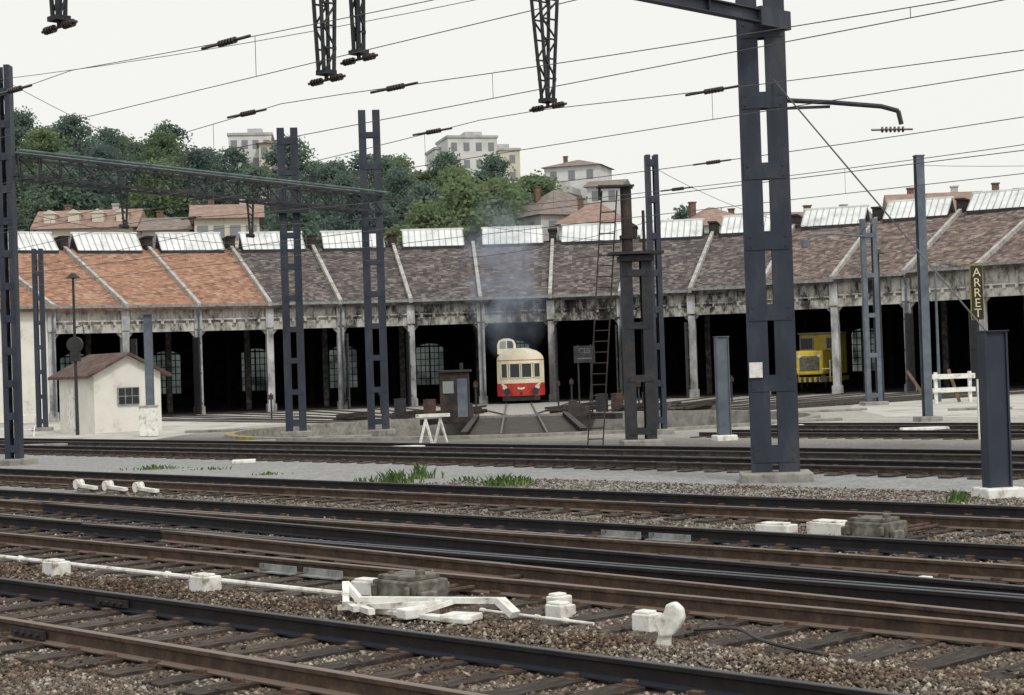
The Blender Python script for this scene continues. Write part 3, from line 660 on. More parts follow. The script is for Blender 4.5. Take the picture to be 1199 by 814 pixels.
g=MB(); battened(g,.42,11.1,.15,.4,pitch=.9,pl=.2,rz=math.radians(-57)); g.obj('post',STEEL,GB)
g=MB(); battened(g,.78,11.7,.27,.28,pitch=1.15,pl=.2,rz=math.radians(-52)); g.obj('post',STEEL,GB,loc=(Lg,0,0))
for x in (0,Lg):
    g=MB(); footing(g,1.0); g.obj('footing',CONC,GB,loc=(x,0,0),bevel=.03)
g=MB(); zt,zq=8.6,8.0
for y_ in (-.38,.38):
    for z in (zt,zq): g.beam((.1,y_,z),(Lg+.5,y_,z),.07,.07)
n=22
for i in range(n):
    x0_=.1+i*Lg/n;x1_=.1+(i+1)*Lg/n
    for y_ in (-.38,.38):
        g.beam((x0_,y_,zt if i%2 else zq),(x1_,y_,zq if i%2 else zt),.035,.035); g.beam((x0_,y_,zq),(x0_,y_,zt),.035,.035)
    g.beam((x0_,-.38,zt),(x1_,.38,zt),.025,.025); g.beam((x0_,-.38,zq),(x0_,.38,zq),.03,.03)
g.obj('lattice_girder',STEELD,GB)
g=MB(); g.cyl((.1,-.42,zt+.12),(Lg+.5,-.42,zt+.12),.04); g.cyl((.1,.3,zt+.16),(Lg+.5,.3,zt+.16),.035); g.obj('cable_pipe',GREENST,GB)
for x in (4.5,10.2): 
    g=MB(); 
    g.beam((x-.15,0,zq),(x-.05,0,6.9),.05,.05); g.beam((x+.15,0,zq),(x+.05,0,6.9),.05,.05)
    for i in range(4): g.beam((x-.13,0,zq-.25*i-.15),(x+.13,0,zq-.25*i-.28),.03,.03)
    g.obj('drop_arm',STEELD,GB)
    g=MB(); 
    for i in range(5): g.cyl((x-.2+i*.07,0,6.85),(x-.17+i*.07,0,6.85),.07,10)
    g.obj('insulator',PORC,GB)
def post(loc,w_,h,cw,dp,lab,rz=math.radians(6),matl=STEEL,pitch=1.15,foot=True,pl=.2):
    e=thing('catenary_post',lab,'post',loc,rz,PO_G)
    g=MB(); battened(g,w_,h,cw,dp,pitch,pl); g.obj('mast',matl,e)
    if foot:
        g=MB(); footing(g,w_+.4); g.obj('footing',CONC,e,bevel=.03)
    return e
e=post((-8.0,62.6,GZ),.76,11.3,.27,.28,'tall dark twin channel steel post with batten plates')
g=MB(); g.box((0,-.25,8.3),(1.4,.2,.3)); g.obj('crossarm',STEELD,e)
g=MB(); g.cyl((.2,-.3,9.2),(1.0,-.3,9.6),.03); g.obj('lamp_arm',STEELD,e)
g=MB(); g.box((.9,-.25,9.2),(.3,.25,.45)); g.cyl((.9,-.25,9.45),(.9,-.25,9.6),.1); g.obj('lamp_head',STEELD,e)
e=post((4.55,53.4,GZ),.40,8.75,.15,.3,'slim dark steel post standing behind rusty mast')
e=post((16.2,76.8,GZ),.70,8.4,.2,.3,'blue grey twin steel post with long lamp arm',matl=STEELG,pitch=1.8)
g=MB(); g.tube([(-.2,-.2,7.6),(-1.8,-.2,7.75),(-2.6,-.2,7.7),(-2.95,-.2,7.45)],.045,8); g.tube([(.2,-.2,8.2),(-.3,-.2,8.0),(-.5,-.2,7.7)],.03,6); g.obj('lamp_arm',STEELG,e)
g=MB(); g.box((-3.0,-.2,7.35),(.28,.3,.4)); g.obj('lamp_head',STEELG,e,bevel=.06)
e=thing('steel_pole','slender blue grey solid steel pole beside siding','pole',(13.7,56.6,GZ),.2,PO_G)
g=MB(); g.box((0,-.11,4.4),(.28,.02,8.8)); g.box((0,.11,4.4),(.28,.02,8.8)); g.box((0,0,4.4),(.02,.2,8.8)); g.box((0,0,8.82),(.32,.28,.04)); g.obj('mast',STEELG,e)
g=MB(); footing(g,.8); g.obj('footing',CONC,e,bevel=.03)
e=post((-22.0,79.6,GZ),.5,8.5,.2,.3,'dark steel post near the end of the roundhouse')
def solidpost(loc,w_,h,lab,matl):
    e=thing('anchor_post',lab,'post',loc,math.radians(12),'short steel posts')
    g=MB(); t=.03
    for sx_ in (-1,1): g.box((sx_*(w_/2+t/2),0,h/2),(t,w_*.8,h))
    g.box((0,-w_*.25,h*.5),(w_,.02,h)); g.box((0,w_*.25,h*.5),(w_,.02,h)); g.box((0,0,h+.012),(w_+.1,w_*.9,.02))
    g.obj('shaft',matl,e)
    g=MB(); g.box((0,0,.07),(w_+.3,w_+.25,.18)); g.obj('footing',WHITE,e,bevel=.03)
    return e
solidpost((5.86,47.8,GZ),.30,2.9,'short grey steel post with white painted concrete base',STEELG)
solidpost((7.4,26.3,GZ),.32,2.55,'dark short anchor post holding a stay wire',STEEL)
g=MB(); a_=Vector((7.4,26.3,2.35)); b_=Vector((4.95,31.2,7.25)); g.cyl(a_,b_,.014,6); o=g.obj('stay_wire',WIRE); tag(o,'taut stay wire running from tall post to short anchor post','stay wire')
e=thing('rusty_mast','sooty twin column steel mast with work platform and upper column','mast',(3.35,45.3,GZ),math.radians(5))
g=MB(); battened(g,.80,5.1,.28,.36,pitch=1.4,pl=.18); g.obj('lower_mast',STEELD,e)
g=MB(); g.box((0,0,5.16),(1.4,.9,.07)); g.box((0,0,5.02),(.9,.6,.14)); g.obj('platform',STEELD,e)
g=MB(); g.cyl((-.2,0,5.2),(-.2,0,6.9),.15,10); g.box((-.2,0,5.6),(.36,.36,.1)); g.cyl((.25,0,5.2),(.25,0,6.3),.04); g.obj('upper_column',RUSTST,e)
g=MB(); g.beam((-.95,0,6.95),(.0,0,6.95),.5,.05); g.cyl((-.9,0,6.6),(-.9,0,6.92),.04); g.obj('top_bracket',STEELD,e)
g=MB(); g.box((0,0,.08),(1.1,.9,.3)); g.obj('footing',CONC,e,bevel=.04)
e=thing('ladder','long dark ladder leaning against the mast platform','ladder',(2.1,45.0,GZ))
g=MB(); pb=Vector((0,0,0)); pt=Vector((.62,.25,6.85)); dx=Vector((.2,.0,0))
g.beam(pb-dx,pt-dx,.035,.06); g.beam(pb+dx,pt+dx,.035,.06); g.obj('side_rail',RUSTST,e)
g=MB()
for i in range(1,24): 
    c=pb.lerp(pt,i/24); g.cyl(c-dx,c+dx,.018,6)
g.obj('rung',RUSTST,e)
def lamp(loc,h,lab,style):
    e=thing('street_lamp',lab,'lamp post',loc,0,'yard lamps')
    g=MB(); g.cyl((0,0,0),(0,0,h),.08,8,.05); g.obj('pole',STEELD if style!='curve' else STEELG,e)
    g=MB()
    if style=='curve':
        g.tube([(0,0,h),(.1,0,h+.35),(.4,0,h+.5),(.8,0,h+.45)],.04,8); g.obj('arm',STEELG,e)
        g=MB(); g.cyl((.7,0,h+.42),(1.2,0,h+.36),.12,10,.08); g.obj('lamp_head',GREYBOX,e)
    else:
        g.cyl((0,0,h),(0,0,h+.18),.3,14,.1); g.cyl((0,0,h-.02),(0,0,h),.32,14); g.obj('lamp_head',STEELD,e)
    return e
e=lamp((-18.3,71.5,GZ),6.6,'dark yard lamp post with wide shade and round signal box','shade')
g=MB(); g.cyl((0,-.12,3.8),(0,.12,3.8),.33,18); g.box((0,0,3.3),(.4,.25,.4)); g.obj('signal_box',BLACK,e)
g=MB(); g.tube([(0,0,4.5),(.35,0,4.6),(.4,0,4.2)],.02); g.obj('bracket',STEELD,e)
lamp((19.7,79,GZ),5.9,'grey yard lamp post with curved arm','curve')
lamp((17.3,80,GZ),7.0,'slim yard lamp post with wide shade','shade')
e=thing('concrete_post','pale grey concrete post with white base beside the hut','post',(-14.35,67.4,GZ)); g=MB(); g.box((0,0,2.4),(.3,.3,4.8)); g.obj('shaft',STEELG,e,bevel=.02)
g=MB(); g.box((0,-.1,4.85),(.42,.3,.12)); g.obj('cap',STEELG,e)
# ---------------------------------------------------------------- signs
e=thing('stop_sign','black vertical board with yellow lettering on grey post','sign',(12.0,43.9,GZ))
g=MB(); g.cyl((0,.06,0),(0,.06,4.5),.05,8); g.obj('post',STEELD,e)
g=MB(); g.box((0,0,3.78),(.33,.05,1.42),mi=1); g.box((0,-.03,3.78),(.29,.02,1.38),mi=0); g.obj('board',[BLACK,YELD],e)
PALEY=mat('pale_yellow_letters',[(.6,.5,.2),(.7,.62,.32),(.75,.68,.4)],3,.6)
text('A\nR\nR\nE\nT',.32,PALEY,e,(0,-.05,3.76),0,'lettering')
g=MB(); g.box((.02,-.02,.75),(.22,.08,1.6)); g.obj('white_marker',WHITE,e)
e=thing('depot_sign','dark board with pale lettering on a post beside the turntable','sign',(3.4,80.5,GZ))
g=MB(); 
for x in (-.3,.3): g.cyl((x,.05,0),(x,.05,3.2),.04)
g.obj('post',STEELD,e)
g=MB(); g.box((0,0,2.75),(1.0,.05,.8)); g.obj('board',STEELD,e)
text('CES',.34,GREYBOX,e,(0,-.035,2.9),0,'lettering'); 
g=MB(); g.box((0,-.03,2.55),(.7,.01,.05)); g.obj('underline',GREYBOX,e)
# ---------------------------------------------------------------- hut
HU=thing('hut','small cream rendered hut with brown tiled gable roof','hut',(-17.85,75.5,GZ),math.radians(37))
w_,L_=3.1,3.8; zh=2.62; zp=3.4
g=MB(); 
g.extr([(-w_/2,0),(w_/2,0),(w_/2,zh),(0,zp-.08),(-w_/2,zh)],'y',-L_/2,L_/2); g.obj('wall',CREAM,HU)
g=MB()
for sx_ in (-1,1):
    ov=.4; sl_=(zp-zh)/(w_/2)
    x1=sx_*(w_/2+ov); z1=zh-ov*sl_
    a0_=(0,-L_/2-.3,zp+.05);a1_=(0,L_/2+.3,zp+.05);b0=(x1,-L_/2-.3,z1+.05);b1=(x1,L_/2+.3,z1+.05)
    dn=Vector((0,0,-.12))
    vs=[a0_,b0,b1,a1_]+[tuple(Vector(p)+dn) for p in (a0_,b0,b1,a1_)]
    g.add(vs,[(0,1,2,3),(7,6,5,4),(0,4,5,1),(1,5,6,2),(2,6,7,3),(3,7,4,0)])
g.obj('roof',mat('brown_hut_tiles',[(.05,.030,.028),(.10,.06,.052),(.17,.115,.10)],2.5,.9,.6,bscale=14),HU)
g=MB(); g.box((.0,-L_/2-.02,1.55),(.95,.08,.72)); g.obj('window',BLACK,HU)
g=MB()
for x in (-.475,-.16,.16,.475): g.box((x,-L_/2-.07,1.55),(.035,.05,.72))
for z in (1.19,1.55,1.91): g.box((0,-L_/2-.065,z),(1.0,.05,.035))
g.obj('window_frame',PLATE,HU)
g=MB(); g.box((-w_/2-.02,.6,1.0),(.06,.8,2.0)); g.obj('door',WHITE,HU)
e=thing('cabinet','small white lineside cabinet on low base','cabinet',(-14.3,66.8,GZ),.2); g=MB(); g.box((0,0,.6),(.72,.5,1.15)); g.obj('body',WHITE,e,bevel=.02); g=MB(); g.box((0,0,1.2),(.8,.58,.06)); g.obj('lid',WHITEC,e); g=MB(); g.box((0,-.255,.6),(.6,.02,.95)); g.obj('door',WHITE,e)
e=thing('rack','small white metal rack leaning by the hut','rack',(-20.4,71.5,GZ),.3); g=MB()
for x in (-.25,.25): g.cyl((x,0,0),(x+.1,.4,.9),.025); g.cyl((x,.4,0),(x+.1,0,.9),.025)
for z in (.3,.6,.9): g.cyl((-.2,.2,z),(.3,.2,z),.02)
g.obj('frame',WHITE,e)
e=thing('trestle','white painted trestle barrier with splayed legs','barrier',(-2.5,52.4,GZ),.1)
g=MB(); g.box((0,0,.85),(1.05,.2,.1)); g.obj('top_rail',WHITE,e)
for x,x2 in ((-.42,-.2),(-.05,-.25),(.42,.2),(.05,.25)):
    g=MB(); g.beam((x2+.0,-.02,.82),(x,-.15 if x<0 else .15,0),.06,.06); g.obj('leg',WHITE,e)
e=thing('white_barrier','white wooden barrier with stacked old timbers behind','barrier',(19.6,76,GZ),.15)
g=MB(); g.box((0,0,1.2),(2.0,.1,.22)); g.obj('board',WHITE,e)
g=MB(); g.box((0,0,.6),(2.0,.1,.2)); g.obj('board',WHITE,e)
for x in (-.8,.8):
    g=MB(); g.box((x,.11,.7),(.14,.12,1.4)); g.obj('post',WHITE,e)
for i,(x,y_) in enumerate(((18.9,77.8),(20.2,77.4),(21.6,78.0))):
    e=thing('timber','old brown timber leaning on the barrier','timber',(x,y_,GZ),.3*i,'leaning timbers'); g=MB(); g.beam((0,0,0),(-.9+.5*i,.2,1.5),.14,.14); g.obj('beam',RUSTL,e)
# ---------------------------------------------------------------- trackside equipment
def at(s,t,z=GZ): return tk(s,t,z)
def point_machine(s,t,lab):
    e=thing('point_machine',lab,'point machine',at(s,t,GZ),A135,'point machines')
    g=MB(); g.box((0,0,.14),(.60,.46,.2)); g.box((.36,.0,.1),(.12,.3,.14)); g.box((-.35,.1,.09),(.10,.2,.12))
    for x in (-.24,.24):
        for y in (-.255,.255): g.box((x,y,.14),(.06,.05,.12))
    g.obj('case',GREYBOX,e,bevel=.02)
    g=MB(); g.box((.02,0,.262),(.48,.38,.045)); g.cyl((-.15,0,.28),(-.15,0,.33),.05,10); g.cyl((.18,.08,.28),(.18,.08,.31),.03,8); g.obj('lid',GREYBOX,e,bevel=.01)
    g=MB(); g.box((0,0,.02),(.95,.75,.05)); g.obj('base_plate',RUSTST,e)
    g=MB(); g.cyl((.1,-.25,.08),(.1,-1.7,.08),.025); g.cyl((-.12,-.25,.08),(-.12,-1.2,.08),.025); g.obj('throw_rod',RUST,e)
    return e
point_machine(10.95,12.45,'grey cast point machine with throw rods beside switch')
point_machine(17.75,11.6,'grey cast point machine beside distant switch')
def block(s,t,lab='white painted block beside the track',sz=(.26,.2,.2),rz=0,matl=WHITE):
    e=thing('marker_block',lab,'marker block',at(s,t),A135+rz+random.uniform(-.1,.1),'white trackside blocks')
    g=MB(); x,y_,z=sz; g.box((0,0,z/2),sz); g.box((0.01,0.01,z+.012),(x*.75,y_*.7,.024)); g.obj('block',matl,e,bevel=.02); return e
block(10.2,14.8,sz=(.28,.22,.20)); block(10.1,17.6,sz=(.28,.22,.20)); block(11.0,10.5,sz=(.22,.18,.13)); block(10.9,9.4,sz=(.2,.18,.15)); block(11.05,13.2,sz=(.3,.2,.16)); block(11.25,10.75,sz=(.14,.2,.16))
block(18.1,12.5,sz=(.55,.3,.16)); block(17.9,13.2,sz=(.5,.25,.12)); block(14.3,8.8,sz=(.16,.14,.1)); block(17.2,16,sz=(.4,.14,.08))
for t_ in (28.4,29.5,30.6): 
    e=thing('point_lever','white weighted point lever lying between rails','point lever',at(18.3,t_,GZ),A135,'point levers'); g=MB(); g.beam((-.35,0,.1),(.35,0,.14),.1,.06); g.cyl((.3,-.08,.16),(.3,.08,.16),.1,12); g.obj('lever',WHITE,e); g=MB(); g.box((0,0,.03),(.35,.25,.06)); g.obj('base',GREYBOX,e)
def rodthing(s0,t0,s1,t1,lab,r_=.026,z=.1):
    p=at(s0,t0,GZ+z);q=at(s1,t1,GZ+z); g=MB()
    for i in range(4): 
        a_=p.lerp(q,i/4);b_=p.lerp(q,(i+1)/4); g.cyl(a_,b_,r_,8); g.cyl(b_-(b_-a_).normalized()*.05,b_,r_*1.6,8)
    o=g.obj('pull_rod',WHITE); tag(o,lab,'rod','white signalling rods')
rodthing(10.35,12.6,10.25,25,'long white painted pull rod running beside the track',z=.14)
rodthing(10.45,9.6,10.5,11.0,'white painted pull rod ending at the point lever',.014,.1)
e=thing('point_lever_assembly','white painted lever frame with forked rods beside point machine','lever frame',at(10.12,11.35,GZ+.04),A135)
g=MB(); g.box((.1,.1,.05),(1.6,.10,.05)); g.box((.72,-.12,.06),(.11,.60,.06),rz=.2); g.box((-.05,.10,.08),(.16,.36,.09),rz=-.15); g.box((-.5,.0,.06),(.30,.24,.06),rz=.3); g.box((.35,.0,.06),(.34,.14,.07),rz=.4); g.obj('base_frame',WHITE,e,bevel=.012)
g=MB(); g.beam((.85,.05,.12),(-.80,-.2,.20),.08,.05); g.beam((.8,.3,.08),(-.2,-.05,.15),.06,.045); g.beam((-.78,-.2,.2),(-.96,-.20,.09),.10,.06); g.beam((-.3,-.12,.17),(-.1,.15,.08),.05,.04); g.obj('lever',WHITE,e)
g=MB(); g.beam((.78,.05,.1),(.92,.12,.27),.07,.055); g.beam((.95,.1,.08),(.45,.38,.1),.07,.05); g.beam((.92,.12,.27),(.70,.3,.12),.06,.05); g.beam((.5,.3,.1),(.2,.42,.1),.06,.05); g.obj('crank',WHITE,e)
e=thing('ground_indicator','small white ground signal with rounded head on short stem','signal',at(10.15,8.55),A135+.4)
g=MB(); g.beam((0.02,0,0),(0,0,.3),.07,.05); g.beam((.1,0,0.0),(.03,0,.2),.04,.04); g.obj('stem',WHITE,e)
g=MB(); pts=[(-.05,.14),(.06,.12),(.09,.22),(.07,.29),(.02,.31),(.0,.38),(-.07,.40),(-.13,.35),(-.14,.27),(-.10,.20)]; g.extr(pts,'y',-.05,.05); g.obj('head',WHITE,e,bevel=.02)
g=MB(); pts=[]
for i in range(22): 
    f=i/21; pts.append(at(10.9-.5*f+.12*math.sin(f*7),8.9-1.6*f,GZ+.05+.07*math.sin(f*3.1)))
g.tube(pts,.014,6); o=g.obj('cable',BLACK); tag(o,'thick black cable snaking over the ballast','cable')
for (s,t) in ((13.2,13.5),(13.2,14.3),(11.75,14.6),(11.75,15.4),(16.4,13.6),(16.4,14.4)):
    e=thing('switch_plate','galvanised metal plate bolted beside the rail','metal plate',at(s,t),A135,'switch plates'); g=MB(); g.box((0,.16,.09),(.66,.02,.08)); g.box((0,.2,.05),(.66,.1,.015))
    for x in (-.25,.25): g.cyl((x,.17,.11),(x,.14,.11),.02,6)
    g.obj('plate',PLATE,e)
for (s,t) in ((8.2+.7525,14.5),(8.2-.7525,13.4),(12.45+.7525,20),(19.9-.75,16)):
    g=MB(); g.box((0,.045,.1),(.55,.025,.07)); g.box((0,-.045,.1),(.55,.025,.07))
    for x in (-.18,-.06,.06,.18): g.cyl((x,.05,.1),(x,.085,.1),.02,6)
    o=g.obj('fishplate',RUSTST); o.location=at(s,t); o.rotation_euler[2]=A135; tag(o,'rusty bolted fishplate joining two rail ends','fishplate','fishplates')
for (x,y_,l) in ((-12,70,3),(-6,58.5,2.2),(10,60,3),(-16,60,2.5),(-9,57,2),(13,70,3),(18,66,2.4),(8.5,55,1.6),(-3,49,1.2),(1.5,43.5,.8),(-7,44,.6),(12,50,1.4),(-.3,45.5,.5),(-1.6,46.6,.5)):
    e=thing('concrete_slab','low pale concrete slab lying in the yard','slab',(x,y_,GZ),random.uniform(-.2,.2),'yard slabs'); g=MB(); g.box((0,0,.05),(l,.35,.1)); g.obj('slab',WHITE if l<1.7 else CONC,e,bevel=.02)
# ---------------------------------------------------------------- overhead lines
def catenary(s,ts,t0,t1,lab,zc=5.75,zm=7.05,r_=.012,ins=(3.5,)):
    e=thing('overhead_line',lab,'overhead wire',at(s,0),A135,'overhead lines')
    g=MB(); 
    def zmf(t):
        u=((t-ts)%45)/45; return zm-GZ-4*.6*u*(1-u)
    n=int((t1-t0)/1.5); pts=[(t0+(t1-t0)*i/n,0,zmf(t0+(t1-t0)*i/n)) for i in range(n+1)]
    g.tube(pts,r_,5); g.obj('messenger_wire',WIRE,e)
    g=MB(); g.cyl((t0,0,zc-GZ),(t1,0,zc-GZ),r_,5); g.obj('contact_wire',WIRE,e)
    t=ts-45+2.2
    while t<t1:
        if t>t0:
            g=MB(); g.cyl((t,0,zc-GZ),(t,0,zmf(t)),.005,4); g.obj('dropper',WIRE,e)
        t+=6.4
    for o_ in ins:
        g=MB(); zz=zmf(ts+o_)
        for i in range(6): g.cyl((ts+o_+i*.06,0,zz),(ts+o_+.03+i*.06,0,zz),.042,9)
        g.cyl((ts+o_-.3,0,zz),(ts+o_+.7,0,zz),.02,6); g.obj('insulator',PORC,e)
catenary(12.4,21,-20,110,'thin overhead contact wire and messenger hung above the track',r_=.0055,zm=6.45,ins=(1.2,-4))
catenary(16.0,20.6,-20,110,'thin overhead contact wire and messenger hung above the track',r_=.0065,zm=6.3,ins=(.9,-2.6))
catenary(20.2,20.2,-20,110,'thin overhead contact wire and messenger hung above the track',r_=.0070,zm=6.4,ins=(1.6,-4.6))
catenary(28.3,44,-20,120,'thin overhead contact wire and messenger above yard sidings',ins=(-3,-22),zm=6.9,r_=.009)
catenary(32,45,-20,120,'thin overhead contact wire and messenger above yard sidings',ins=(-19,),zm=6.9,r_=.009)
def wire(p,q,sag=.3,r_=.009,lab='thin dark wire strung across the yard'):
    p=Vector(p);q=Vector(q); pts=[]
    for i in range(17):
        f=i/16; c=p.lerp(q,f); c.z-=4*sag*f*(1-f); pts.append(c)
    g=MB(); g.tube(pts,r_,5)
    o=g.obj('wire',WIRE); tag(o,lab,'wire','yard wires')
wire((-13.9,47.4,10.6),(-8.0,62.6,8.4)); wire((-13.9,47.2,10.5),(-22,79.6,7.8),.6); wire((-8,62.6,11),(-4.9,61.6,9)); wire((-4.9,61.6,8.2),(16.2,76.8,7.8),1.0)
wire((4.55,53.4,8.3),(16.2,76.8,7.9),.7); wire((-22,79.6,7.9),(-14.35,67.4,4.6),.1); wire((-13.9,47.4,7.0),(-4.9,61.6,6.9),.5); wire((-8,62.6,6.6),(4.55,53.4,6.6),.7)
wire((-30,60,12.5),(4.77,31.4,9.9),.8); wire((13.7,56.6,8.4),(30,50,8.6),.5); wire((-22,79.6,6.0),(-8,62.6,6.2),.4)
# ---------------------------------------------------------------- hill
def sstep(x): x=max(0,min(1,x)); return x*x*(3-2*x)
def hillH(X):
    pts=[(-400,27),(-120,28),(-60,27.5),(-35,25.5),(-12,20.5),(-2,20),(8,15.5),(25,8.5),(60,6),(200,6),(600,5)]
    for (x0,h0),(x1,h1) in zip(pts[:-1],pts[1:]):
        if x0<=X<=x1: return h0+(h1-h0)*(X-x0)/(x1-x0)
    return 5
def hz(X,Y):
    return GZ-.3+(hillH(X)+.3)*sstep((Y-145)/95)+max(0,Y-240)*.11*sstep((Y-240)/60)*(hillH(X)/25)
g=MB(); nx,ny=60,26
for j in range(ny+1):
    for i in range(nx+1):
        X=-420+i*14; Y=140+j*13; g.v.append((X,Y,hz(X,Y)))
for j in range(ny):
    for i in range(nx):
        a_=j*(nx+1)+i; g.f.append((a_,a_+1,a_+nx+2,a_+nx+1)); g.m.append(0); g.uv.append(None)
o=g.obj('hill',mat('hill_grass',[(.06,.08,.06),(.09,.11,.075),(.12,.13,.09)],.2,.95),smooth=True,fixn=False); o['kind']='structure'
# ---------------------------------------------------------------- houses
HR=mat('house_red_tiles',[(.20,.135,.11),(.29,.195,.16),(.37,.28,.235)],1.5,.9,.3,stretch=(1,1,3))  # house colours below carry distance haze as a paler tint
HB=mat('house_brown_tiles',[(.14,.115,.105),(.21,.17,.155),(.29,.24,.22)],1.5,.9,.3,stretch=(1,1,3))
HW1=mat('house_pale_render',[(.54,.54,.53),(.66,.66,.65),(.72,.72,.71)],.6,.9)
HW2=mat('house_cream_render',[(.50,.46,.38),(.62,.57,.47),(.66,.61,.51)],.6,.9)
HW3=mat('house_grey_render',[(.36,.36,.37),(.47,.47,.47),(.54,.54,.54)],.6,.9)
HGL=glassmat('hazy_house_glass',(.22,.23,.25),.3)  # haze mixed into the pane colour
def house(x,y_,w_,d_,ztop,rh,rz,wm,rm,lab,roof='hip',cols=4,rows=2,chim=1,nm='house',fh=2.9,dormer=0):
    zb=min(hz(x,y_),hz(x,y_-d_/2),hz(x-w_/2,y_),hz(x+w_/2,y_))-.5; h=ztop-rh-zb
    e=thing(nm,lab,'house' if nm=='house' else 'apartment block',(x,y_,zb),rz,'houses behind the depot')
    g=MB(); g.box((0,0,h/2),(w_,d_,h)); 
    if roof=='gable':
        g.add([(-w_/2,-d_/2+.001,h),(-w_/2,d_/2-.001,h),(-w_/2,0,h+rh-.1)],[(0,1,2)])
        g.add([(w_/2,-d_/2+.001,h),(w_/2,d_/2-.001,h),(w_/2,0,h+rh-.1)],[(0,1,2)])
    g.obj('wall',wm,e)
    g=MB(); ov=.5
    if roof=='flat':
        g.box((0,0,h+rh/2),(w_+.4,d_+.4,rh)); g.box((w_*.1,0,h+rh+.5),(w_*.35,d_*.4,1.0))
    else:
        ix=w_/2-(d_/2 if roof=='hip' else -ov); ix=max(ix,.3) if roof=='hip' else w_/2+ov
        W=w_/2+ov;D=d_/2+ov; z0=h-.15
        vs=[(-W,-D,z0),(W,-D,z0),(W,D,z0),(-W,D,z0),(-ix,0,h+rh),(ix,0,h+rh)]
        g.add(vs,[(0,1,5,4),(1,2,5),(2,3,4,5),(3,0,4),(0,3,2,1)])
    rf=g.obj('roof',rm,e)
    for i in range(dormer):
        g=MB(); x_=-w_/2+w_*(i+.5)/dormer; yy=-d_/2*.62; zz=h+rh*.3
        g.box((x_,yy,zz+.35),(1.1,1.4,.9)); g.add([(x_-.7,yy-.8,zz+.8),(x_+.7,yy-.8,zz+.8),(x_,yy-.8,zz+1.25),(x_-.7,yy+.9,zz+.8),(x_+.7,yy+.9,zz+.8),(x_,yy+.9,zz+1.25)],[(0,1,2),(3,5,4),(0,2,5,3),(1,4,5,2)])
        g.obj('dormer',wm,rf)
    for i in range(chim):
        g=MB(); cx=-w_*.25+i*w_*.5; g.box((cx,.6,h+rh*.8+.1),(.6,.5,1.6)); g.box((cx,.6,h+rh*.8+.96),(.75,.65,.12)); g.obj('chimney',RUSTL if i%2==0 else HW3,rf)
    for r_ in range(rows):
        for c_ in range(cols):
            wx=-w_/2+w_*(c_+.5)/cols; wz=h-1.5-r_*fh
            g=MB(); g.box((wx,-d_/2-.02,wz),(1.0,.08,1.4)); g.obj('window',HGL,e)
    for r_ in range(rows):
        for c_ in range(2):
            wy=-d_/2+d_*(c_+.5)/2; g=MB(); sx_=1 if x<0 else -1; g.box((sx_*(w_/2+.02),wy,h-1.5-r_*fh),(.08,1.0,1.4)); g.obj('window',HGL,e)
    return e
house(-6.6,290,8.5,9,41.2,.4,.25,HW1,HW3,'white flat roofed apartment block above the trees','flat',4,3,0,'apartment_block')
house(-1.2,298,5.5,8,40.0,.4,.25,HW2,HW3,'cream flat roofed apartment block above the trees','flat',2,3,0,'apartment_block')
house(-11.2,294,3.5,8,40.0,.4,.25,HW1,HW3,'white flat roofed apartment block above the trees','flat',2,3,0,'apartment_block')
house(11,260,8.5,8,33.4,1.2,-.3,HW1,HB,'white hillside house with low brown roof','hip',3,3,1)
house(15,252,5,6,29.3,1.0,-.3,HW1,HB,'pale annex house with brown roof and balconies','gable',2,2,0)
house(8.0,252,4,6,28.3,1.0,-.3,HW1,HW3,'pale annex with flat terrace on the hillside','flat',2,2,0)
house(5.6,190,9,8,21.7,3.0,.5,HW3,HB,'grey house with brown hipped roof and chimney','hip',3,2,1)
house(9.5,183,7,7,19.6,2.4,-.2,HW3,HR,'small grey house with red hipped roof','hip',3,2,1)
house(-42.0,172,9.5,7,19.4,2.0,.05,HW2,HR,'long house with red tiled roof and dormers','gable',5,2,2,dormer=4)
house(-33.2,168,4.5,7,18.0,1.4,.05,HW2,HB,'cream house with brown tiled gable roof','gable',2,2,1)
house(-26.8,163,6.0,7,18.6,1.5,.15,HW2,HR,'cream house with low tiled roof and chimneys','gable',4,2,2)
house(-42.0,282,7,8,41.8,.4,.1,HW1,HW3,'large pale apartment building among hilltop trees','flat',4,4,0,'apartment_block')
house(-37.5,278,5,8,40.4,.8,.1,HW2,HR,'pale building with low orange roof among trees','hip',3,3,0)
house(20.5,172,7,7,17.6,2.0,.3,HW1,HR,'house with red hipped roof behind the roundhouse','hip',3,2,1)
house(25,180,6,7,17.6,2.0,-.3,HW3,HB,'grey house with brown roof behind the roundhouse','gable',3,2,1)
house(30,160,7,7,15.8,1.8,.1,HW1,HB,'house with brown tiled roof and chimney','gable',3,2,2)
house(39.5,158,8,7,17.0,2.0,-.1,HW1,HR,'house with red roof and tall chimneys','gable',4,2,2)
house(48,160,8,7,17.4,2.0,-.1,HW1,HB,'pale house with brown roof and chimney','hip',3,2,2)
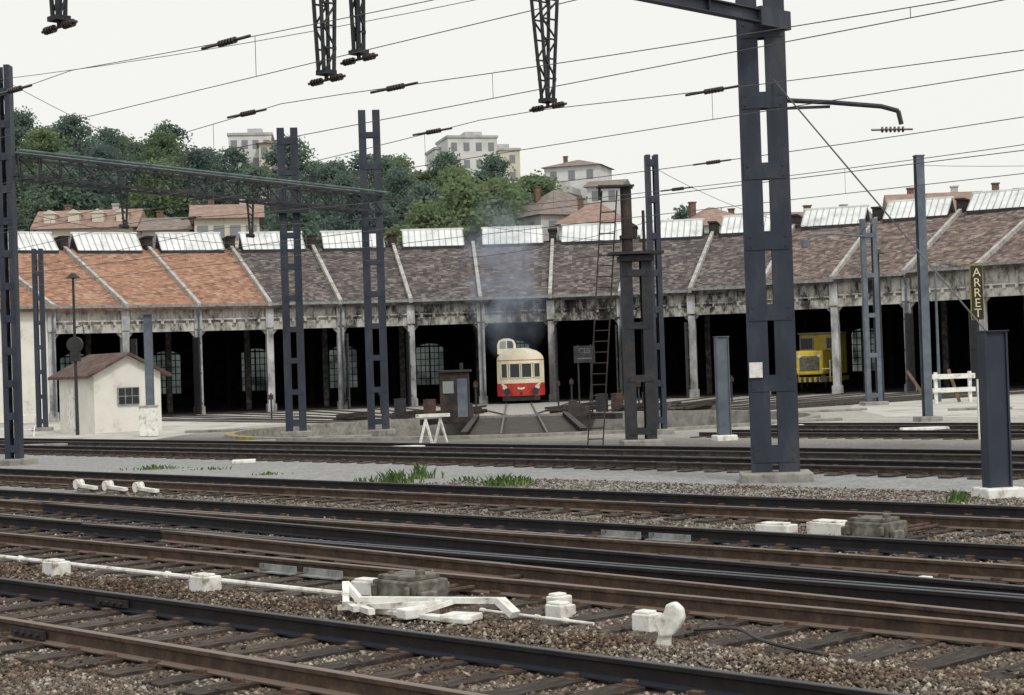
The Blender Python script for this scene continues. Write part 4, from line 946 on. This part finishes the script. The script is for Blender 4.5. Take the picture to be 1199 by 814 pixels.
# ---------------------------------------------------------------- trees
def leafmat(name,cols):
    m,nt,b=newmat(name)
    gg=N(nt,'ShaderNodeNewGeometry'); oi=N(nt,'ShaderNodeObjectInfo')
    no=N(nt,'ShaderNodeTexNoise'); no.inputs['Scale'].default_value=.45; no.inputs['Detail'].default_value=3; nt.links.new(gg.outputs['Position'],no.inputs[0])
    m1=N(nt,'ShaderNodeMath',operation='MULTIPLY_ADD'); m1.inputs[1].default_value=.3; nt.links.new(gg.outputs['Random Per Island'],m1.inputs[0]); nt.links.new(no.outputs[0],m1.inputs[2])
    m2=N(nt,'ShaderNodeMath',operation='MULTIPLY_ADD'); m2.inputs[1].default_value=.4; nt.links.new(oi.outputs['Random'],m2.inputs[0]); nt.links.new(m1.outputs[0],m2.inputs[2])
    r=ramp(nt,cols,m2.outputs[0]); nt.links.new(r.outputs[0],b.inputs['Base Color']); b.inputs['Roughness'].default_value=.9
    tl=N(nt,'ShaderNodeBsdfTranslucent'); nt.links.new(r.outputs[0],tl.inputs[0]); mx=N(nt,'ShaderNodeMixShader'); mx.inputs[0].default_value=.5
    nt.links.new(b.outputs[0],mx.inputs[1]); nt.links.new(tl.outputs[0],mx.inputs[2]); nt.links.new(mx.outputs[0],nt.nodes['Material Output'].inputs[0])
    return m
LF1=leafmat('hazy_dark_foliage',[(.11,.16,.16,.4),(.14,.20,.18,.75),(.18,.25,.19,1.0)])  # both foliage ramps have distance haze mixed in as a pale bluish tint
LF2=leafmat('hazy_light_foliage',[(.13,.18,.12,.4),(.18,.25,.135,.75),(.24,.31,.16,1.0)])
def crown(name,seed,h,rw,leaf=.34,ncl=44,per=95):
    rs=np.random.RandomState(seed); cl=[]
    for i in range(ncl):
        u=rs.uniform(.10,1); ang=rs.uniform(0,6.28); prof=math.sin(math.pi*min(1,(u*.92+.08))**.8)**.7
        rr=rw*prof*rs.uniform(.25,1.0); cl.append((rr*math.cos(ang),rr*math.sin(ang),h*(.22+.74*u),rs.uniform(.13,.27)*rw*1.35))
    vs=[]
    for c in cl:
        d=rs.normal(size=(per,3)); d/=np.linalg.norm(d,axis=1)[:,None]; d*=rs.uniform(.4,1.3,(per,1))
        p=np.array(c[:3])+d*c[3]*np.array([1.15,1.15,.8])
        n_=rs.normal(size=(per,3)); a=np.cross(n_,rs.normal(size=(per,3))); a/=np.linalg.norm(a,axis=1)[:,None]; b_=np.cross(n_,a); b_/=np.linalg.norm(b_,axis=1)[:,None]
        s_=leaf*rs.uniform(.5,1.2,(per,1))
        q=np.stack([p-a*s_*.6,p-b_*s_*.45,p+a*s_*.6,p+b_*s_*.45],1); vs.append(q)
    v=np.concatenate(vs).reshape(-1,3); n=len(v)//4
    me=bpy.data.meshes.new(name); me.vertices.add(len(v)); me.vertices.foreach_set('co',v.reshape(-1))
    me.loops.add(len(v)); me.loops.foreach_set('vertex_index',np.arange(len(v),dtype=np.int32))
    me.polygons.add(n); me.polygons.foreach_set('loop_start',np.arange(0,n*4,4,dtype=np.int32)); me.polygons.foreach_set('loop_total',np.full(n,4,np.int32)); me.update()
    return me,cl
variants=[]
for i in range(7):
    h=11; rw=3.6 if i<5 else 2.2
    me,cl=crown('crown',i+3,h,rw)
    me.materials.append(LF1)
    me2=me.copy(); me2.materials.clear(); me2.materials.append(LF2)
    g=MB(); g.cyl((0,0,-.6),(0,0,h*.45),.32,8,.2); g.cyl((0,0,h*.45),(.2,0,h*.85),.2,7,.05)
    for c in cl[::4]: 
        zz=c[2]*.55+.5; g.cyl((0,0,zz),(c[0]*.8,c[1]*.8,c[2]),.09,5,.03)
    to=g.obj('trunk',BARK); tm_=to.data; bpy.data.objects.remove(to)
    variants.append((me,me2,tm_))
def tree(x,y_,h,light=False,vi=None,wd=1.0,lab=None):
    v=variants[vi if vi is not None else random.randrange(5)]
    sc=h/11
    e=thing('tree',lab or ('broad leafy tree with light green crown on the hillside' if light else 'dense dark green leafy tree on the hillside'),'tree',(x,y_,hz(x,y_)),random.uniform(0,6.28),'hillside trees')
    e.scale=(sc*wd*random.uniform(.9,1.15),sc*wd*random.uniform(.9,1.15),sc)
    t=bpy.data.objects.new('trunk',v[2]); COL.objects.link(t); t.parent=e
    c=bpy.data.objects.new('crown',v[1] if light else v[0]); COL.objects.link(c); c.parent=e
rt=random.Random(5)
for row,Y0 in enumerate((182,200,218,238,256)):
    X=-Y0*.37
    while X<Y0*.13:
        x=X+rt.uniform(-1.5,1.5); y_=Y0+rt.uniform(-6,6)
        h=rt.uniform(9,12)
        if X>Y0*.02: h*=.72
        if -.03*Y0<x<.0: h*=.95
        skip=False
        if row>=1 and abs(x-11.5)<6 and y_<256: h*=.55
        if row>=3 and -.175*y_<x<-.12*y_: h*=.74
        if row>=3 and -.045*y_<x<.0*y_: h*=.9
        if abs(x-7)<7 and y_<196: skip=True
        if -47<x<-37 and y_<180: skip=True
        if not skip: tree(x,y_,h,light=(rt.random()<(.12 if x<-15 else .55)),wd=1.2)
        X+=rt.uniform(4.4,6.0)
for (x,y_,h,l) in ((-5,186,15.5,True),(-1.5,190,14.5,True),(-9,184,13,True),(-14,186,12,False),(-60,200,13,False),(-52,196,13,False),(-66,210,13,False),(18.5,200,12,False),(22,196,12,True),(24,205,14,False),(15,205,9,True),(-1.5,225,12,False),(-8,232,12,False),(-64,225,12.5,False),(-57,225,12,False),(-70,235,12.5,False)):
    tree(x,y_,h,l,wd=1.1)
tree(19.5,190,15,False,5,.8,'slender sparse tree rising above the red roofs'); tree(27,215,14,False,6,.9,'slender sparse tree rising above the red roofs')
for x in (34,44,54,62): tree(x,rt.uniform(175,200),rt.uniform(7,9),rt.random()<.5)
# ---------------------------------------------------------------- weeds
WEED=mat('weed_green',[(.04,.08,.02),(.08,.14,.035),(.13,.19,.05)],3,.8)
def weed(x,y_,n,rad,hh):
    g=MB()
    for i in range(n):
        a_=random.uniform(0,6.28); r_=rad*abs(random.gauss(0,.45)); bx,by=r_*math.cos(a_)*1.6,r_*math.sin(a_)*.6
        l=hh*random.uniform(.3,1)*(1-.5*min(1,r_/rad)); t=random.uniform(0,6.28); dx_,dy_=math.cos(t)*l*.6,math.sin(t)*l*.6; w_=.014
        g.add([(bx-w_,by,0),(bx+w_,by,0),(bx+dx_*.5+w_,by+dy_*.5,l*.7),(bx+dx_*.5-w_,by+dy_*.5,l*.7),(bx+dx_,by+dy_,l)],[(0,1,2,3),(3,2,4)])
    o=g.obj('weed_tuft',WEED,fixn=False); o.location=(x,y_,GZ); tag(o,'tuft of green weeds growing in the gravel','weed','weed tufts')
for (x,y,n,rad,hh) in ((-2.42,34.2,110,.38,.36),(-2.0,35.4,60,.3,.42),(-.28,32.4,130,.42,.30),(.05,33.0,50,.3,.2),(-9.0,42.5,90,.6,.16),(6.6,25.6,60,.16,.26),(-1.0,34.2,30,.3,.14),(-3.1,34.8,40,.3,.14),(-7.4,41.5,30,.5,.12),(-5.6,38.6,30,.5,.1),(1.9,20.2,14,.2,.08)):
    weed(x,y,n,rad,hh)
# ---------------------------------------------------------------- smoke
bpy.ops.mesh.primitive_uv_sphere_add(segments=24,ring_count=16); o=bpy.context.object; o.name='smoke'; o.data.name='smoke'
o.location=(-.3,102.0,7.5); o.scale=(2.8,1.7,5.4); o.rotation_euler=(0,math.radians(-6),0)
m=bpy.data.materials.new('smoke_volume'); m.use_nodes=True; nt=m.node_tree; nt.nodes.clear()
out=N(nt,'ShaderNodeOutputMaterial'); pv=N(nt,'ShaderNodeVolumePrincipled'); pv.inputs['Color'].default_value=(.68,.78,.98,1)
tc=N(nt,'ShaderNodeTexCoord'); ln=N(nt,'ShaderNodeVectorMath',operation='LENGTH'); nt.links.new(tc.outputs['Object'],ln.inputs[0])
gg=N(nt,'ShaderNodeNewGeometry'); no=N(nt,'ShaderNodeTexNoise'); no.inputs['Scale'].default_value=.7; no.inputs['Detail'].default_value=4; nt.links.new(gg.outputs['Position'],no.inputs[0])
f1=N(nt,'ShaderNodeMapRange'); f1.inputs[1].default_value=.1; f1.inputs[2].default_value=1; f1.inputs[3].default_value=1; f1.inputs[4].default_value=0; nt.links.new(ln.outputs['Value'],f1.inputs[0])
f2=N(nt,'ShaderNodeMapRange'); f2.inputs[1].default_value=.36; f2.inputs[2].default_value=.7; f2.inputs[3].default_value=0; f2.inputs[4].default_value=.9; nt.links.new(no.outputs[0],f2.inputs[0])
mu=N(nt,'ShaderNodeMath',operation='MULTIPLY'); nt.links.new(f1.outputs[0],mu.inputs[0]); nt.links.new(f2.outputs[0],mu.inputs[1]); nt.links.new(mu.outputs[0],pv.inputs['Density']); nt.links.new(pv.outputs[0],out.inputs['Volume'])
o.data.materials.append(m); o['kind']='stuff'; tag(o,'thin bluish exhaust smoke rising above the railcar','smoke')
